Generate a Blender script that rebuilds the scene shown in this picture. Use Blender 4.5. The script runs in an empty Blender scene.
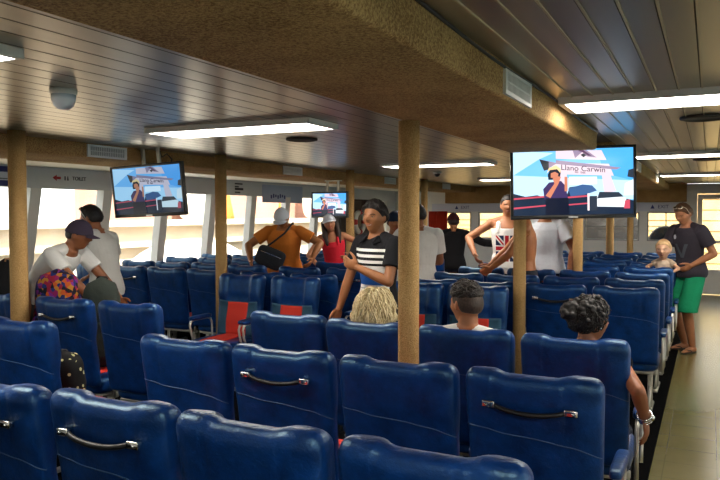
import bpy, bmesh, math, random
import numpy as np
from mathutils import Vector, Matrix, Euler
from mathutils import noise as mnoise
random.seed(7)
SC = bpy.context.scene
COL = SC.collection
PI = math.pi
R = math.radians

# ------------------------------------------------------------------ materials
def lin(h):
    h = h.lstrip('#')
    out = []
    for i in (0, 2, 4):
        c = int(h[i:i+2], 16) / 255
        out.append(c / 12.92 if c <= .04045 else ((c + .055) / 1.055) ** 2.4)
    return (*out, 1)

class NT:
    """small helper for node trees"""
    def __init__(self, name):
        self.m = bpy.data.materials.new(name)
        self.m.use_nodes = True
        self.t = self.m.node_tree
        self.b = self.t.nodes['Principled BSDF']
        self.out = self.t.nodes['Material Output']
    def n(self, typ, **kw):
        nd = self.t.nodes.new(typ)
        for k, v in kw.items():
            setattr(nd, k, v)
        return nd
    def l(self, a, b):
        self.t.links.new(a, b)
    def val(self, sock, v):
        if hasattr(v, 'is_linked') or isinstance(v, bpy.types.NodeSocket):
            self.l(v, sock)
        else:
            sock.default_value = v
    def math(self, op, a, b=0.0, c=None):
        nd = self.n('ShaderNodeMath', operation=op)
        self.val(nd.inputs[0], a); self.val(nd.inputs[1], b)
        if c is not None: self.val(nd.inputs[2], c)
        return nd.outputs[0]
    def mix(self, f, a, b):
        nd = self.n('ShaderNodeMix', data_type='RGBA')
        self.val(nd.inputs[0], f); self.val(nd.inputs[6], a); self.val(nd.inputs[7], b)
        return nd.outputs[2]
    def coords(self):
        tc = self.n('ShaderNodeTexCoord')
        sp = self.n('ShaderNodeSeparateXYZ')
        self.l(tc.outputs['Object'], sp.inputs[0])
        return tc.outputs['Object'], sp.outputs[0], sp.outputs[1], sp.outputs[2]
    def noise(self, vec, scale, detail=3, rough=.55):
        nd = self.n('ShaderNodeTexNoise')
        self.l(vec, nd.inputs['Vector'])
        nd.inputs['Scale'].default_value = scale
        nd.inputs['Detail'].default_value = detail
        nd.inputs['Roughness'].default_value = rough
        return nd.outputs['Fac']
    def bump(self, h, strength=.3, dist=.005):
        nd = self.n('ShaderNodeBump')
        nd.inputs['Strength'].default_value = strength
        nd.inputs['Distance'].default_value = dist
        self.l(h, nd.inputs['Height'])
        self.l(nd.outputs[0], self.b.inputs['Normal'])
    def color(self, c): self.val(self.b.inputs['Base Color'], c)
    def set(self, rough=.5, metal=0., spec=.5):
        self.b.inputs['Roughness'].default_value = rough
        self.b.inputs['Metallic'].default_value = metal
        self.b.inputs['Specular IOR Level'].default_value = spec

MATS = {}
def M(name, hexc, rough=.5, metal=0., spec=.5, var=0., vscale=8., bump=0., bscale=60., bdist=.004):
    if name in MATS: return MATS[name]
    k = NT(name); k.set(rough, metal, spec)
    c = lin(hexc)
    if var or bump:
        vec, x, y, z = k.coords()
    if var:
        f = k.noise(vec, vscale, 4)
        d = tuple(v * (1 - var) for v in c[:3]) + (1,)
        e = tuple(min(1, v * (1 + var)) for v in c[:3]) + (1,)
        ramp = k.math('MULTIPLY_ADD', f, 2.2, -.6); 
        cl = k.n('ShaderNodeClamp'); k.l(ramp, cl.inputs[0])
        k.color(k.mix(cl.outputs[0], d, e))
    else:
        k.color(c)
    if bump: k.bump(k.noise(vec, bscale, 3), bump, bdist)
    MATS[name] = k.m
    return k.m

def EM(name, hexc, strength):
    if name in MATS: return MATS[name]
    k = NT(name)
    e = k.n('ShaderNodeEmission'); e.inputs[0].default_value = lin(hexc); e.inputs[1].default_value = strength
    k.l(e.outputs[0], k.out.inputs[0])
    MATS[name] = k.m
    return k.m

def glass_mat():
    k = NT('thin_glass')
    tr = k.n('ShaderNodeBsdfTransparent'); tr.inputs[0].default_value = (.93, .96, .95, 1)
    gl = k.n('ShaderNodeBsdfGlossy'); gl.inputs['Roughness'].default_value = .02
    fr = k.n('ShaderNodeFresnel'); fr.inputs[0].default_value = 1.45
    mx = k.n('ShaderNodeMixShader')
    k.l(fr.outputs[0], mx.inputs[0]); k.l(tr.outputs[0], mx.inputs[1]); k.l(gl.outputs[0], mx.inputs[2])
    k.l(mx.outputs[0], k.out.inputs[0])
    return k.m
GLASS = glass_mat()

# ------------------------------------------------------------------ mesh helpers
class MB:
    def __init__(self):
        self.v = []; self.f = []; self.mi = []; self.sm = []
    def add(self, verts, faces, mi=0, smooth=True):
        o = len(self.v)
        self.v += [tuple(p) for p in verts]
        self.f += [tuple(i + o for i in f) for f in faces]
        self.mi += [mi] * len(faces); self.sm += [smooth] * len(faces)
        return self
    def box(self, x0, x1, y0, y1, z0, z1, mi=0, bev=0., mat=None):
        if bev > 0:
            bm = bmesh.new()
            bmesh.ops.create_cube(bm, size=1)
            for v in bm.verts:
                v.co = Vector(((x0+x1)/2 + v.co.x*(x1-x0), (y0+y1)/2 + v.co.y*(y1-y0), (z0+z1)/2 + v.co.z*(z1-z0)))
            bmesh.ops.bevel(bm, geom=bm.edges[:], offset=bev, segments=3, affect='EDGES', profile=.5)
            bm.verts.index_update()
            vs = [tuple(v.co) for v in bm.verts]; fs = [tuple(v.index for v in f.verts) for f in bm.faces]
            bm.free()
            if mat is not None: vs = [tuple(mat @ Vector(p)) for p in vs]
            return self.add(vs, fs, mi, True)
        vs = [(x, y, z) for z in (z0, z1) for y in (y0, y1) for x in (x0, x1)]
        fs = [(0,2,3,1), (4,5,7,6), (0,1,5,4), (2,6,7,3), (0,4,6,2), (1,3,7,5)]
        if mat is not None: vs = [tuple(mat @ Vector(p)) for p in vs]
        return self.add(vs, fs, mi, False)
    def tube(self, pts, r, n=10, mi=0, cap=True):
        pts = [Vector(p) for p in pts]
        rs = r if isinstance(r, (list, tuple)) else [r] * len(pts)
        rings = []
        up = None
        for i, p in enumerate(pts):
            if i == 0: d = pts[1] - p
            elif i == len(pts) - 1: d = p - pts[i-1]
            else: d = (pts[i+1] - p).normalized() + (p - pts[i-1]).normalized()
            d.normalize()
            if up is None:
                up = Vector((0, 0, 1)) if abs(d.z) < .9 else Vector((1, 0, 0))
            a = d.cross(up).normalized(); b = a.cross(d).normalized(); up = b
            rings.append([p + (a * math.cos(t) + b * math.sin(t)) * rs[i] for t in [2*PI*j/n for j in range(n)]])
        return self.loft(rings, mi, cap)
    def loft(self, rings, mi=0, cap=True, smooth=True):
        n = len(rings[0]); vs = [p for r in rings for p in r]; fs = []
        for i in range(len(rings) - 1):
            for j in range(n):
                a = i*n + j; b = i*n + (j+1) % n
                fs.append((a, b, b + n, a + n))
        if cap:
            fs.append(tuple(range(n - 1, -1, -1))); fs.append(tuple(range((len(rings)-1)*n, len(rings)*n)))
        return self.add(vs, fs, mi, smooth)
    def lathe(self, prof, cx=0, cy=0, cz=0, n=24, mi=0, ax='z'):
        rings = []
        for r, h in prof:
            ring = []
            for j in range(n):
                t = 2*PI*j/n
                if ax == 'z': ring.append((cx + r*math.cos(t), cy + r*math.sin(t), cz + h))
                elif ax == 'x': ring.append((cx + h, cy + r*math.cos(t), cz + r*math.sin(t)))
                else: ring.append((cx + r*math.cos(t), cy + h, cz + r*math.sin(t)))
            rings.append(ring)
        return self.loft(rings, mi)
    def ell(self, c, rx, ry, rz, mat=None, n=14, m=10, mi=0):
        vs = []; fs = []
        c = Vector(c)
        def P(a, b):
            p = Vector((rx*math.sin(a)*math.cos(b), ry*math.sin(a)*math.sin(b), rz*math.cos(a)))
            if mat is not None: p = mat @ p
            return c + p
        vs.append(P(0, 0))
        for i in range(1, m):
            for j in range(n): vs.append(P(PI*i/m, 2*PI*j/n))
        vs.append(P(PI, 0))
        for j in range(n):
            fs.append((0, 1 + j, 1 + (j+1) % n))
            for i in range(m - 2):
                a = 1 + i*n + j; b = 1 + i*n + (j+1) % n
                fs.append((a, a + n, b + n, b))
            k = 1 + (m-2)*n
            fs.append((len(vs) - 1, k + (j+1) % n, k + j))
        return self.add(vs, fs, mi, True)
    def capsule(self, p0, p1, r0, r1, n=12):
        p0 = Vector(p0); p1 = Vector(p1)
        d = (p1 - p0); L = d.length
        if L < 1e-6: return self.ell(p0, r0, r0, r0)
        d /= L
        pts = []; rs = []
        for a in (80, 50, 25): 
            pts.append(p0 - d * r0 * math.sin(R(a))); rs.append(r0 * math.cos(R(a)))
        for t in (0, .5, 1):
            pts.append(p0 + d * L * t); rs.append(r0 + (r1 - r0) * t)
        for a in (25, 50, 80):
            pts.append(p1 + d * r1 * math.sin(R(a))); rs.append(r1 * math.cos(R(a)))
        return self.tube(pts, rs, n)
    def mesh(self, name):
        me = bpy.data.meshes.new(name)
        me.from_pydata([tuple(p) for p in self.v], [], self.f)
        me.polygons.foreach_set('material_index', self.mi)
        me.polygons.foreach_set('use_smooth', self.sm)
        bm = bmesh.new(); bm.from_mesh(me)
        bmesh.ops.recalc_face_normals(bm, faces=bm.faces[:])
        bm.to_mesh(me); bm.free()
        me.update()
        return me
    def build(self, name, mat, parent=None, loc=None):
        return link(name, self.mesh(name), mat, parent, loc)

def link(name, me, mat, parent=None, loc=None):
    o = bpy.data.objects.new(name, me)
    for m in (mat if isinstance(mat, (list, tuple)) else [mat]):
        if m is not None and len(me.materials) < (len(mat) if isinstance(mat, (list, tuple)) else 1): me.materials.append(m)
    COL.objects.link(o)
    if parent is not None: o.parent = parent
    if loc is not None: o.location = loc
    return o

def empty(name, loc=(0, 0, 0), rz=0.):
    o = bpy.data.objects.new(name, None); o.empty_display_size = .1
    COL.objects.link(o); o.location = loc; o.rotation_euler = (0, 0, rz)
    return o
def tag(o, label=None, cat=None, group=None, kind=None):
    if label: o['label'] = label
    if cat: o['category'] = cat
    if group: o['group'] = group
    if kind: o['kind'] = kind
    return o
def struct(name, mb, mat, label=None):
    o = mb.build(name, mat); o['kind'] = 'structure'
    if label: o['label'] = label
    return o
def copy_tree(o, parent=None):
    c = o.copy(); COL.objects.link(c)
    if parent is not None: c.parent = parent
    for ch in list(o.children): copy_tree(ch, c)
    return c
def sstep(a, b, x):
    t = min(1, max(0, (x - a) / (b - a))); return t*t*(3 - 2*t)

# ------------------------------------------------------------------ palette
def carpet(name, hexa, hexb, sc=120):
    k = NT(name); k.set(.95, 0, .15)
    vec, x, y, z = k.coords()
    f = k.noise(vec, sc, 2, .8); g = k.noise(vec, 3.0, 4)
    mixf = k.math('ADD', k.math('MULTIPLY', f, .80), k.math('MULTIPLY', g, .30))
    r = k.n('ShaderNodeValToRGB'); k.l(mixf, r.inputs[0])
    r.color_ramp.elements[0].position = .42; r.color_ramp.elements[0].color = lin(hexa)
    r.color_ramp.elements[1].position = .68; r.color_ramp.elements[1].color = lin(hexb)
    k.color(r.outputs[0])
    k.bump(f, .9, .006)
    MATS[name] = k.m
    return k.m
CARPET = carpet('beam_carpet', '7c5a36', 'c49f68')
POSTC = carpet('post_carpet', '9c7644', 'cca872', 190)
def leather():
    k = NT('blue_leather'); k.set(.36, 0, .6); k.b.inputs['Specular Tint'].default_value = (.45, .85, 1, 1)
    vec, x, y, z = k.coords()
    g = k.math('MULTIPLY_ADD', k.noise(vec, 9, 6, .7), 2.4, -.7)
    cl = k.n('ShaderNodeClamp'); k.l(g, cl.inputs[0])
    k.color(k.mix(cl.outputs[0], lin('031540'), lin('0b3a7c')))
    f = k.noise(vec, 150, 2); w = k.noise(vec, 11, 5, .6)
    k.bump(k.math('ADD', k.math('MULTIPLY', f, .12), w), .5, .012)
    k.b.inputs['Coat Weight'].default_value = .0
    k.b.inputs['Coat Roughness'].default_value = .3
    MATS['blue_leather'] = k.m
    return k.m
LEATHER = leather()
def slat_mat(name, hexc, rough):
    k = NT(name); k.set(rough, .75, .5)
    vec, x, y, z = k.coords()
    mp = k.n('ShaderNodeMapping'); k.l(vec, mp.inputs[0]); mp.inputs['Scale'].default_value = (10, .6, 1)
    f = k.noise(mp.outputs[0], 1.2, 3)
    c = lin(hexc)
    k.color(k.mix(f, tuple(v*.8 for v in c[:3]) + (1,), tuple(v*1.2 for v in c[:3]) + (1,)))
    MATS[name] = k.m
    return k.m
SLAT = slat_mat('ceiling_slat_metal', 'aa9f88', .3)
GROOVE = M('ceiling_lip_glint', 'c2b494', .45, .3)  # pale tan stands in for light caught on the joint lips
GROOVED = M('ceiling_joint_dark', '5c5546', .6)
WHITE = M('white_paint', 'ecebe6', .35, var=.05, vscale=2)
GREYW = M('grey_wall_panel', 'dcdfdf', .35, var=.05, vscale=2)
TRIMW = M('cove_trim', 'cfc3a8', .5)
METAL = M('frame_metal', 'c9c6ba', .35, .6)
CHROME = M('chrome', 'd8d8d8', .12, 1.)
BLACKR = M('black_rubber', '0b0c0e', .45)
BLACKP = M('black_plastic', '0a0b0e', .3)
RED = M('red_seat_fabric', 'c8301f', .8, bump=.2, bscale=200)
TEAL = M('teal_seat_fabric', '1d4a62', .7, bump=.2, bscale=200)
PIPE = M('piping', '2c4c70', .5)
MATTE = M('black_floor_mat', '050506', 1.0, 0, .05, var=.2, vscale=6)
# ------------------------------------------------------------------ room shell
ZC = 2.205            # ceiling
ZB = 2.07             # underside of the beams
YB = 15.5             # far bulkhead
XW = -6.75            # window wall
XR = 1.25             # wall beyond the tiled aisle
YA = -1.6             # wall behind

def aisle_mat():
    k = NT('aisle_vinyl'); k.set(.24, 0, .45)
    vec, x, y, z = k.coords()
    g = k.noise(vec, 2.2, 5); h = k.noise(vec, 30, 3)
    c = k.mix(g, lin('5c552c'), lin('7a7244'))
    c = k.mix(k.math('MULTIPLY', h, .35), c, lin('5c5530'))
    fx = k.math('ABSOLUTE', k.math('SUBTRACT', k.math('FRACT', k.math('DIVIDE', k.math('ADD', x, 10.0), .305)), .5))
    fy = k.math('ABSOLUTE', k.math('SUBTRACT', k.math('FRACT', k.math('DIVIDE', k.math('ADD', y, 10.0), .305)), .5))
    line = k.math('GREATER_THAN', k.math('MAXIMUM', fx, fy), .490)
    k.color(k.mix(k.math('MULTIPLY', line, .35), c, lin('3c381f')))
    k.bump(g, .08, .01)
    return k.m
AISLE = aisle_mat()
b = MB(); b.box(XW - .1, -.31, YA, YB, -.06, 0)
struct('floor', b, MATTE)
b = MB(); b.box(-.31, XR + .05, YA, YB, -.06, .004)
struct('floor_aisle', b, AISLE)
b = MB(); b.box(-3.1, -2.56, YA, YB, 0, .004)
struct('floor_strip', b, M('dark_aisle_vinyl', '2c2a22', .35, var=.2))

def slat_ceiling(name, x0, x1, y0, y1, z, p=.1, g=.011, d=.006, lp=.005):
    b = MB()
    n = int(math.ceil((x1 - x0) / p - 1e-6))
    for i in range(n):
        a = x0 + i*p; e = min(x1, a + p)
        # raised slat, recessed joint, and a lip coloured pale as if catching light
        pts = [(a + .004, z), (e - g, z)]
        b.add([(a, y0, z), (e - g, y0, z), (e - g, y1, z), (a, y1, z)], [(0, 1, 2, 3)], 0, False)
        b.add([(e - g, y0, z), (e - g, y0, z + d), (e - g, y1, z + d), (e - g, y1, z)], [(0, 1, 2, 3)], 2, False)
        b.add([(e - g, y0, z + d), (e - .006, y0, z + d), (e - .006, y1, z + d), (e - g, y1, z + d)], [(0, 1, 2, 3)], 2, False)
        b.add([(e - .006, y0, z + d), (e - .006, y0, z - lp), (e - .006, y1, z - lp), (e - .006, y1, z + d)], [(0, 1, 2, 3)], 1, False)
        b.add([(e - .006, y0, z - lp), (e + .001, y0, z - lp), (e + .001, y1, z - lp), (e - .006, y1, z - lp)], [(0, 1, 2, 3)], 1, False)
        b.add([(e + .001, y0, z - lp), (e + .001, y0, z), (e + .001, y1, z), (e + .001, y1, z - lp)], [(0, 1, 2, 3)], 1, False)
    b.box(x0, x1, y0, y1, z + .02, z + .05, 2)
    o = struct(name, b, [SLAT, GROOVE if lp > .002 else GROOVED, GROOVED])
    return o
slat_ceiling('ceiling_left', -4.66, -1.36, -3.0, YB, ZC, .1375, .008, .006, .0005)
slat_ceiling('ceiling_right', -.73, 2.4, -3.0, YB, ZC, .0985)  # carried on past the aisle wall as an added sunshade
# upper deck slab; overhang past the unseen aisle wall is added to block sun
b = MB(); b.box(XW - .25, 2.45, -3.0, YB + .6, ZC + .06, ZC + .2)
struct('roof_with_sunshade', b, WHITE)

# carpeted beams: each one a boxed duct with softly rounded lower corners
def beam(name, x0, x1, y0, y1, z0, z1, mat=CARPET, label=None):
    b = MB(); b.box(x0, x1, y0, y1, z0, z1, 0, .018)
    return struct(name, b, mat, label)
beam('ceiling_beam', -1.36, -.73, -3.0, 5.26, ZB, ZC + .03, label='long brown carpeted duct beam running over the central posts')
beam('ceiling_beam', -1.36, -.73, 6.15, YB - .35, ZB, ZC + .03, label='second carpeted beam beyond the gap behind the large television')
b = MB(); b.box(-1.36, -.73, 5.26, 6.15, ZC, ZC + .05)
struct('ceiling_gap', b, M('gap_panel', '4b3a22', .8))
beam('ceiling_duct', -5.38, -4.66, -1.6, YB - .35, ZB + .01, ZC + .03, label='carpeted side duct above the window seats')
# header box in front of the far bulkhead
beam('ceiling_header', -5.38, -.42, YB - .35, YB - .02, 1.84, ZC + .03, label='carpeted header box across the far end of the cabin')
# pale cove rising from the duct to the window wall
b = MB()
b.add([(-5.38, YA, ZB + .012), (XW, YA, 2.14), (XW, YB, 2.14), (-5.38, YB, ZB + .012)], [(0, 1, 2, 3)], 0, False)
b.add([(-5.38, YA, ZB + .06), (XW, YA, 2.2), (XW, YB, 2.2), (-5.38, YB, ZB + .06)], [(0, 1, 2, 3)], 0, False)
struct('trim_1', b, TRIMW)

# window wall: panel above and below, leaning pillars between the panes
ws = [3.27 + 1.05*i for i in range(12)]          # pillar positions along the wall
ZS, ZH, LEAN = .86, 1.90, -.16
b = MB()
b.box(XW - .08, XW, YA, YB, 0, ZS, 0)
b.box(XW - .08, XW, YA, YB, ZH, 2.2, 0)
b.box(XW - .08, XW, YA, .12, ZS, ZH, 0)
b.box(XW - .08, XW, 14.98, YB, ZS, ZH, 0)
b.box(XW - .02, XW + .03, YA, YB, ZS - .03, ZS, 0)
ws2 = [.12, 1.17, 2.22] + ws
struct('wall_left', b, GREYW)
b = MB()
for y in ws2[1:]:
    w = .10
    vs = []
    for (z, dy) in ((ZS, LEAN*.5), (ZH, -LEAN*.5)):
        for (xx, yy) in ((XW - .07, -w), (XW + .02, -w*.7), (XW + .02, w*.7), (XW - .07, w)):
            vs.append((xx, y + dy + yy, z))
    b.add(vs, [(0, 1, 2, 3), (4, 7, 6, 5), (0, 4, 5, 1), (1, 5, 6, 2), (2, 6, 7, 3), (3, 7, 4, 0)], 0, False)
struct('trim_2', b, WHITE)
for i, (y0, y1) in enumerate(zip(ws2[:-1], ws2[1:])):
    b = MB()
    b.add([(XW - .045, y0 + LEAN*.5, ZS), (XW - .045, y1 + LEAN*.5, ZS), (XW - .045, y1 - LEAN*.5, ZH), (XW - .045, y0 - LEAN*.5, ZH)], [(0, 1, 2, 3)], 0, False)
    struct('window_%d' % (i + 1), b, GLASS)

# far bulkhead with a band of windows and a glazed door on the tiled aisle
ZS2, ZH2 = 1.05, 1.64
wins = [(-6.62, -5.93), (-5.79, -4.87), (-4.70, -3.62), (-3.42, -2.52), (-2.38, -1.30), (-1.15, -.46)]
b = MB()
b.box(XW, -.42, YB, YB + .08, 0, ZS2, 0)
b.box(XW, -.42, YB, YB + .08, ZH2, 2.2, 0)
xs = [XW] + [v for w in wins for v in w] + [-.42]
for i in range(0, len(xs), 2):
    b.box(xs[i], xs[i+1], YB, YB + .08, ZS2, ZH2, 0)
b.box(-.42, -.23, YB - .04, YB + .1, 0, 2.2, 0)       # door post
b.box(-.23, .75, YB, YB + .08, 2.0, 2.2, 0)
b.box(.75, XR, YB, YB + .08, 0, 2.2, 0)
struct('wall_far', b, WHITE)
for i, (x0, x1) in enumerate(wins):
    b = MB(); b.box(x0, x1, YB + .035, YB + .045, ZS2, ZH2)
    w = struct('window_%d' % (20 + i), b, GLASS)
    f = MB()
    for (a, c, d, e) in ((x0, x1, ZS2, ZS2 + .025), (x0, x1, ZH2 - .025, ZH2), (x0, x0 + .025, ZS2 + .025, ZH2 - .025), (x1 - .025, x1, ZS2 + .025, ZH2 - .025)):
        f.box(a, c, YB - .01, YB + .06, d, e)
    f.box(x0, x1, YB + .03, YB + .05, (ZS2 + ZH2)/2 - .008, (ZS2 + ZH2)/2 + .008)
    f.build('window_frame', M('window_frame_grey', '9a9c9a', .4, .3), w)
dr = empty('door_1', (.26, YB + .04, 0)); dr['kind'] = 'structure'
f = MB()
for (a, c, d, e) in ((-.485, -.40, 0.01, 1.99), (.40, .485, 0.01, 1.99), (-.40, .40, 1.9, 1.99), (-.40, .40, 0.01, .5), (-.40, .40, 1.02, 1.08)):
    f.box(a, c, -.02, .02, d, e)
f.build('door_leaf', WHITE, dr)
f = MB(); f.box(-.40, .40, -.004, .004, .5, 1.9); f.build('door_glass', GLASS, dr)
f = MB(); f.tube([(-.44, -.03, 1.0), (-.44, -.07, 1.0), (-.33, -.07, 1.0)], .01); f.build('door_handle', CHROME, dr)

# white sign band below the header
b = MB(); b.box(-5.8, -.43, YB - .05, YB - .001, 1.655, 1.835)
struct('trim_3', b, M('sign_band', 'd6d9e6', .4))

# wall beyond the tiled aisle (windows out of the picture) and wall behind
def open_wall(name, along, fixed, a0, a1, opens, z0, z1):
    b = MB()
    def bx(p, q, zz0, zz1):
        if along == 'y': b.box(fixed, fixed + .08, p, q, zz0, zz1)
        else: b.box(p, q, fixed - .08, fixed, zz0, zz1)
    bx(a0, a1, 0, z0); bx(a0, a1, z1, 2.2)
    last = a0
    for (p, q) in opens:
        bx(last, p, z0, z1); last = q
    bx(last, a1, z0, z1)
    struct(name, b, WHITE)
ow = [(-1.3 + 1.3*i, -.3 + 1.3*i) for i in range(12)]
open_wall('wall_right', 'y', XR, YA, YB, ow, .9, 1.92)
for i, (p, q) in enumerate(ow):
    b = MB(); b.box(XR + .035, XR + .043, p, q, .9, 1.92); struct('window_%d' % (40 + i), b, GLASS)
oa = [(-6.2, -5.0), (.2, 1.0)]
open_wall('wall_back', 'x', YA, XW, XR, oa, .9, 1.92)
for i, (p, q) in enumerate(oa):
    b = MB(); b.box(p, q, YA - .045, YA - .035, .9, 1.92); struct('window_%d' % (60 + i), b, GLASS)

# ------------------------------------------------------------------ posts
def post(x, y, z1, r, label):
    b = MB(); b.lathe([(r, 0), (r, z1)], 0, 0, 0, 28)
    o = b.build('support_post', POSTC, None, (x, y, 0))
    tag(o, label, 'post', 'carpeted posts holding up the ceiling')
    c = MB(); c.lathe([(r + .012, 0), (r + .012, .03), (r + .002, .035)], 0, 0, 0, 28); c.build('post_collar', METAL, o)
post(-1.33, 3.22, ZB, .052, 'tan carpeted post nearest the camera, between striped man and seated man')
post(-1.417, 5.85, ZC - .001, .052, 'tan carpeted post partly behind the large television')
post(-1.302, 8.02, ZB, .054, 'tan carpeted post below the middle of the large television')
post(-1.335, 11.08, ZB, .055, 'slim tan post fourth along the central beam from the camera')
post(-1.325, 13.95, ZB, .055, 'slim tan post at the far end of the central beam')
post(-4.42, 3.42, ZC - .001, .060, 'brown carpeted post beside the man in the white T-shirt bending over a bag')
post(-4.42, 5.75, ZC - .001, .058, 'tan post right of the hanging angled television')
post(-4.42, 8.6, ZC - .001, .058, 'tan post beside the woman in the red top')
post(-4.42, 11.4, ZC - .001, .058, 'tan post beyond the man in the white shirt')
post(-4.0, YB - .12, 1.66, .05, 'short tan post against the windows of the far bulkhead')

VW = M('vent_white', 'dcdad2', .45)
LAMP = EM('lamp_diffuser', 'fff6ea', 11.0)
def lamp(x0, x1, y, label, grp='fluorescent ceiling lights'):
    o = empty('ceiling_light', ((x0 + x1)/2, y, ZC))
    tag(o, label, 'ceiling light', grp)
    h = (x1 - x0)/2; w = .19
    f = MB()
    f.box(-h, h, -w, -w + .012, -.036, 0); f.box(-h, h, w - .012, w, -.036, 0)
    f.box(-h, -h + .03, -w + .012, w - .012, -.036, -.007); f.box(h - .03, h, -w + .012, w - .012, -.036, -.007); f.box(-h + .001, h - .001, -w + .013, w - .013, -.006, -.001)
    f.build('light_frame', VW, o)
    d = MB(); d.box(-h + .03, h - .03, -w + .013, w - .013, -.032, -.008, 0, .002); d.build('diffuser', LAMP, o)
lamp(-3.6, -2.2, 1.55, 'bright ceiling light cut off at the upper edge above the dome detector')
lamp(-3.52, -2.2, 3.92, 'long bright ceiling light above the angled television')
lamp(-3.52, -2.2, 7.8, 'second ceiling light behind the nearest post')
lamp(-3.52, -2.2, 11.7, 'small distant ceiling light left of the large television')
lamp(-.70, .62, 3.86, 'large bright ceiling light beside the carpeted beam end')
lamp(-.70, .62, 7.55, 'ceiling light above the man in green shorts')
lamp(-.70, .62, 11.5, 'furthest ceiling light over the tiled aisle')
lamp(-.70, .62, .1, 'ceiling light over the tiled aisle behind the camera')

# ------------------------------------------------------------------ vents, detector, speakers
VW = M('vent_white', 'dcdad2', .45)
VD = M('vent_dark', '55524a', .7)
def vent(x, y, z, label, w=.44, h=.105):
    o = empty('air_vent', (x, y, z)); tag(o, label, 'vent', 'white air vents on the carpeted ducts')
    f = MB(); t = .016
    f.box(-.001, .012, -w/2, w/2, h/2 - t, h/2); f.box(-.001, .012, -w/2, w/2, -h/2, -h/2 + t)
    f.box(-.001, .012, -w/2, -w/2 + t + .01, -h/2 + t, h/2 - t); f.box(-.001, .012, w/2 - t - .01, w/2, -h/2 + t, h/2 - t)
    f.build('vent_frame', VW, o)
    g = MB(); g.box(-.001, .002, -w/2 + t, w/2 - t, -h/2 + t, h/2 - t); g.build('vent_backing', VD, o)
    s = MB(); n = int(w / .022)
    for i in range(n):
        yy = -w/2 + .03 + (w - .06) * i / (n - 1)
        s.box(.002, .010, yy - .004, yy + .004, -h/2 + t, h/2 - t)
    s.box(.003, .009, -w/2 + t, w/2 - t, -.003, .003)
    s.build('vent_louvers', VW, o)
zv = (ZB + ZC)/2
vent(-.73, 2.94, zv, 'white louvred vent on the near face of the central beam')
vent(-.73, 8.5, zv, 'small vent just right of the large television frame')
vent(-.73, 11.5, zv, 'small vent furthest along the central beam')
vent(-4.66, 4.49, zv + .005, 'white louvred vent beside the angled television')
vent(-4.66, 7.5, zv + .005, 'white vent above the man in orange')
vent(-4.66, 10.48, zv + .005, 'small white vent above the striped man')
vent(-4.66, 13.2, zv + .005, 'furthest small vent on the side duct')
def ceil_disc(x, y, r, label):
    b = MB(); b.lathe([(r, 0), (r, -.012), (r*.85, -.018), (r*.8, -.012), (0.001, -.012)], 0, 0, 0, 28)
    o = b.build('ceiling_speaker', M('speaker_grille', '2a2621', .6), None, (x, y, ZC)); tag(o, label, 'speaker', 'round ceiling speakers')
ceil_disc(-2.89, 4.79, .125, 'round dark speaker beyond the long left ceiling light')
ceil_disc(-.04, 4.79, .14, 'round dark speaker beyond the big ceiling light over the tiled aisle')
ceil_disc(-.04, 8.5, .14, 'round dark speaker above the man in green shorts')
ceil_disc(-.04, 12.3, .14, 'furthest round speaker over the tiled aisle')
o = empty('smoke_detector', (-2.75, 2.385, ZC)); tag(o, 'white dome detector on the slatted ceiling', 'detector')
b = MB(); b.lathe([(.062, 0), (.062, -.022), (.056, -.026)], n=24); b.build('detector_base', VW, o)
b = MB(); b.lathe([(.056, -.024), (.055, -.05), (.045, -.078), (.026, -.094), (.004, -.098)], n=24); b.build('detector_dome', M('dome_white', 'dfe6ee', .25), o)
o = empty('security_camera', (-3.49, 9.5, ZC)); tag(o, 'small dark security camera dome on the ceiling', 'camera')
b = MB(); b.lathe([(.06, 0), (.06, -.02), (.05, -.024)], n=20); b.build('camera_base', VW, o)
b = MB(); b.ell((0, 0, -.03), .042, .042, .04); b.build('camera_dome', BLACKP, o)

# ------------------------------------------------------------------ signs
INK = M('sign_ink', '20222a', .5); INKR = M('sign_red', 'b01c22', .5); INKB = M('sign_blue', '1c2c78', .5); PAPER = M('sign_paper', 'e2e6f2', .5)
def text_mesh(txt, size, mi=0):
    cu = bpy.data.curves.new('t', 'FONT'); cu.body = txt; cu.size = size; cu.extrude = .0008; cu.align_x = 'CENTER'; cu.align_y = 'CENTER'
    o = bpy.data.objects.new('t', cu); COL.objects.link(o)
    bpy.context.view_layer.update()
    me = bpy.data.meshes.new_from_object(o.evaluated_get(bpy.context.evaluated_depsgraph_get()))
    bpy.data.objects.remove(o); bpy.data.curves.remove(cu)
    return [v.co.copy() for v in me.vertices], [tuple(p.vertices) for p in me.polygons], me
def put_text(b, txt, size, fn, mi=0):
    v, f, me = text_mesh(txt, size)
    b.add([fn(p) for p in v], f, mi, False)
    bpy.data.meshes.remove(me)
# toilet sign on the window wall: faces +X, reads along +Y
b = MB()
fn = lambda dy, dz: (lambda p: (XW + .003 + p.z, 5.92 + dy + p.x, 2.025 + dz + p.y))
put_text(b, 'TOILET', .062, fn(.14, 0), 0); put_text(b, 'TOILET', .062, fn(.144, .001), 0)
q = lambda y, z: (XW + .003, 5.94 + y*.72, 2.025 + z*.8)
b.add([q(-.36, 0), q(-.28, .045), q(-.28, .018), q(-.20, .018), q(-.20, -.018), q(-.28, -.018), q(-.28, -.045)], [(0, 1, 2, 3, 4, 5, 6)], 1, False)
b.add([q(-.13, -.03), q(-.105, -.03), q(-.105, .03), q(-.13, .03)], [(0, 1, 2, 3)], 0, False)
b.add([q(-.08, -.03), q(-.045, -.03), q(-.055, .03), q(-.07, .03)], [(0, 1, 2, 3)], 0, False)
o = b.build('toilet_sign', [INK, INKR]); tag(o, 'TOILET lettering with a red arrow above the bright window', 'sign')
b = MB()
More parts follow.
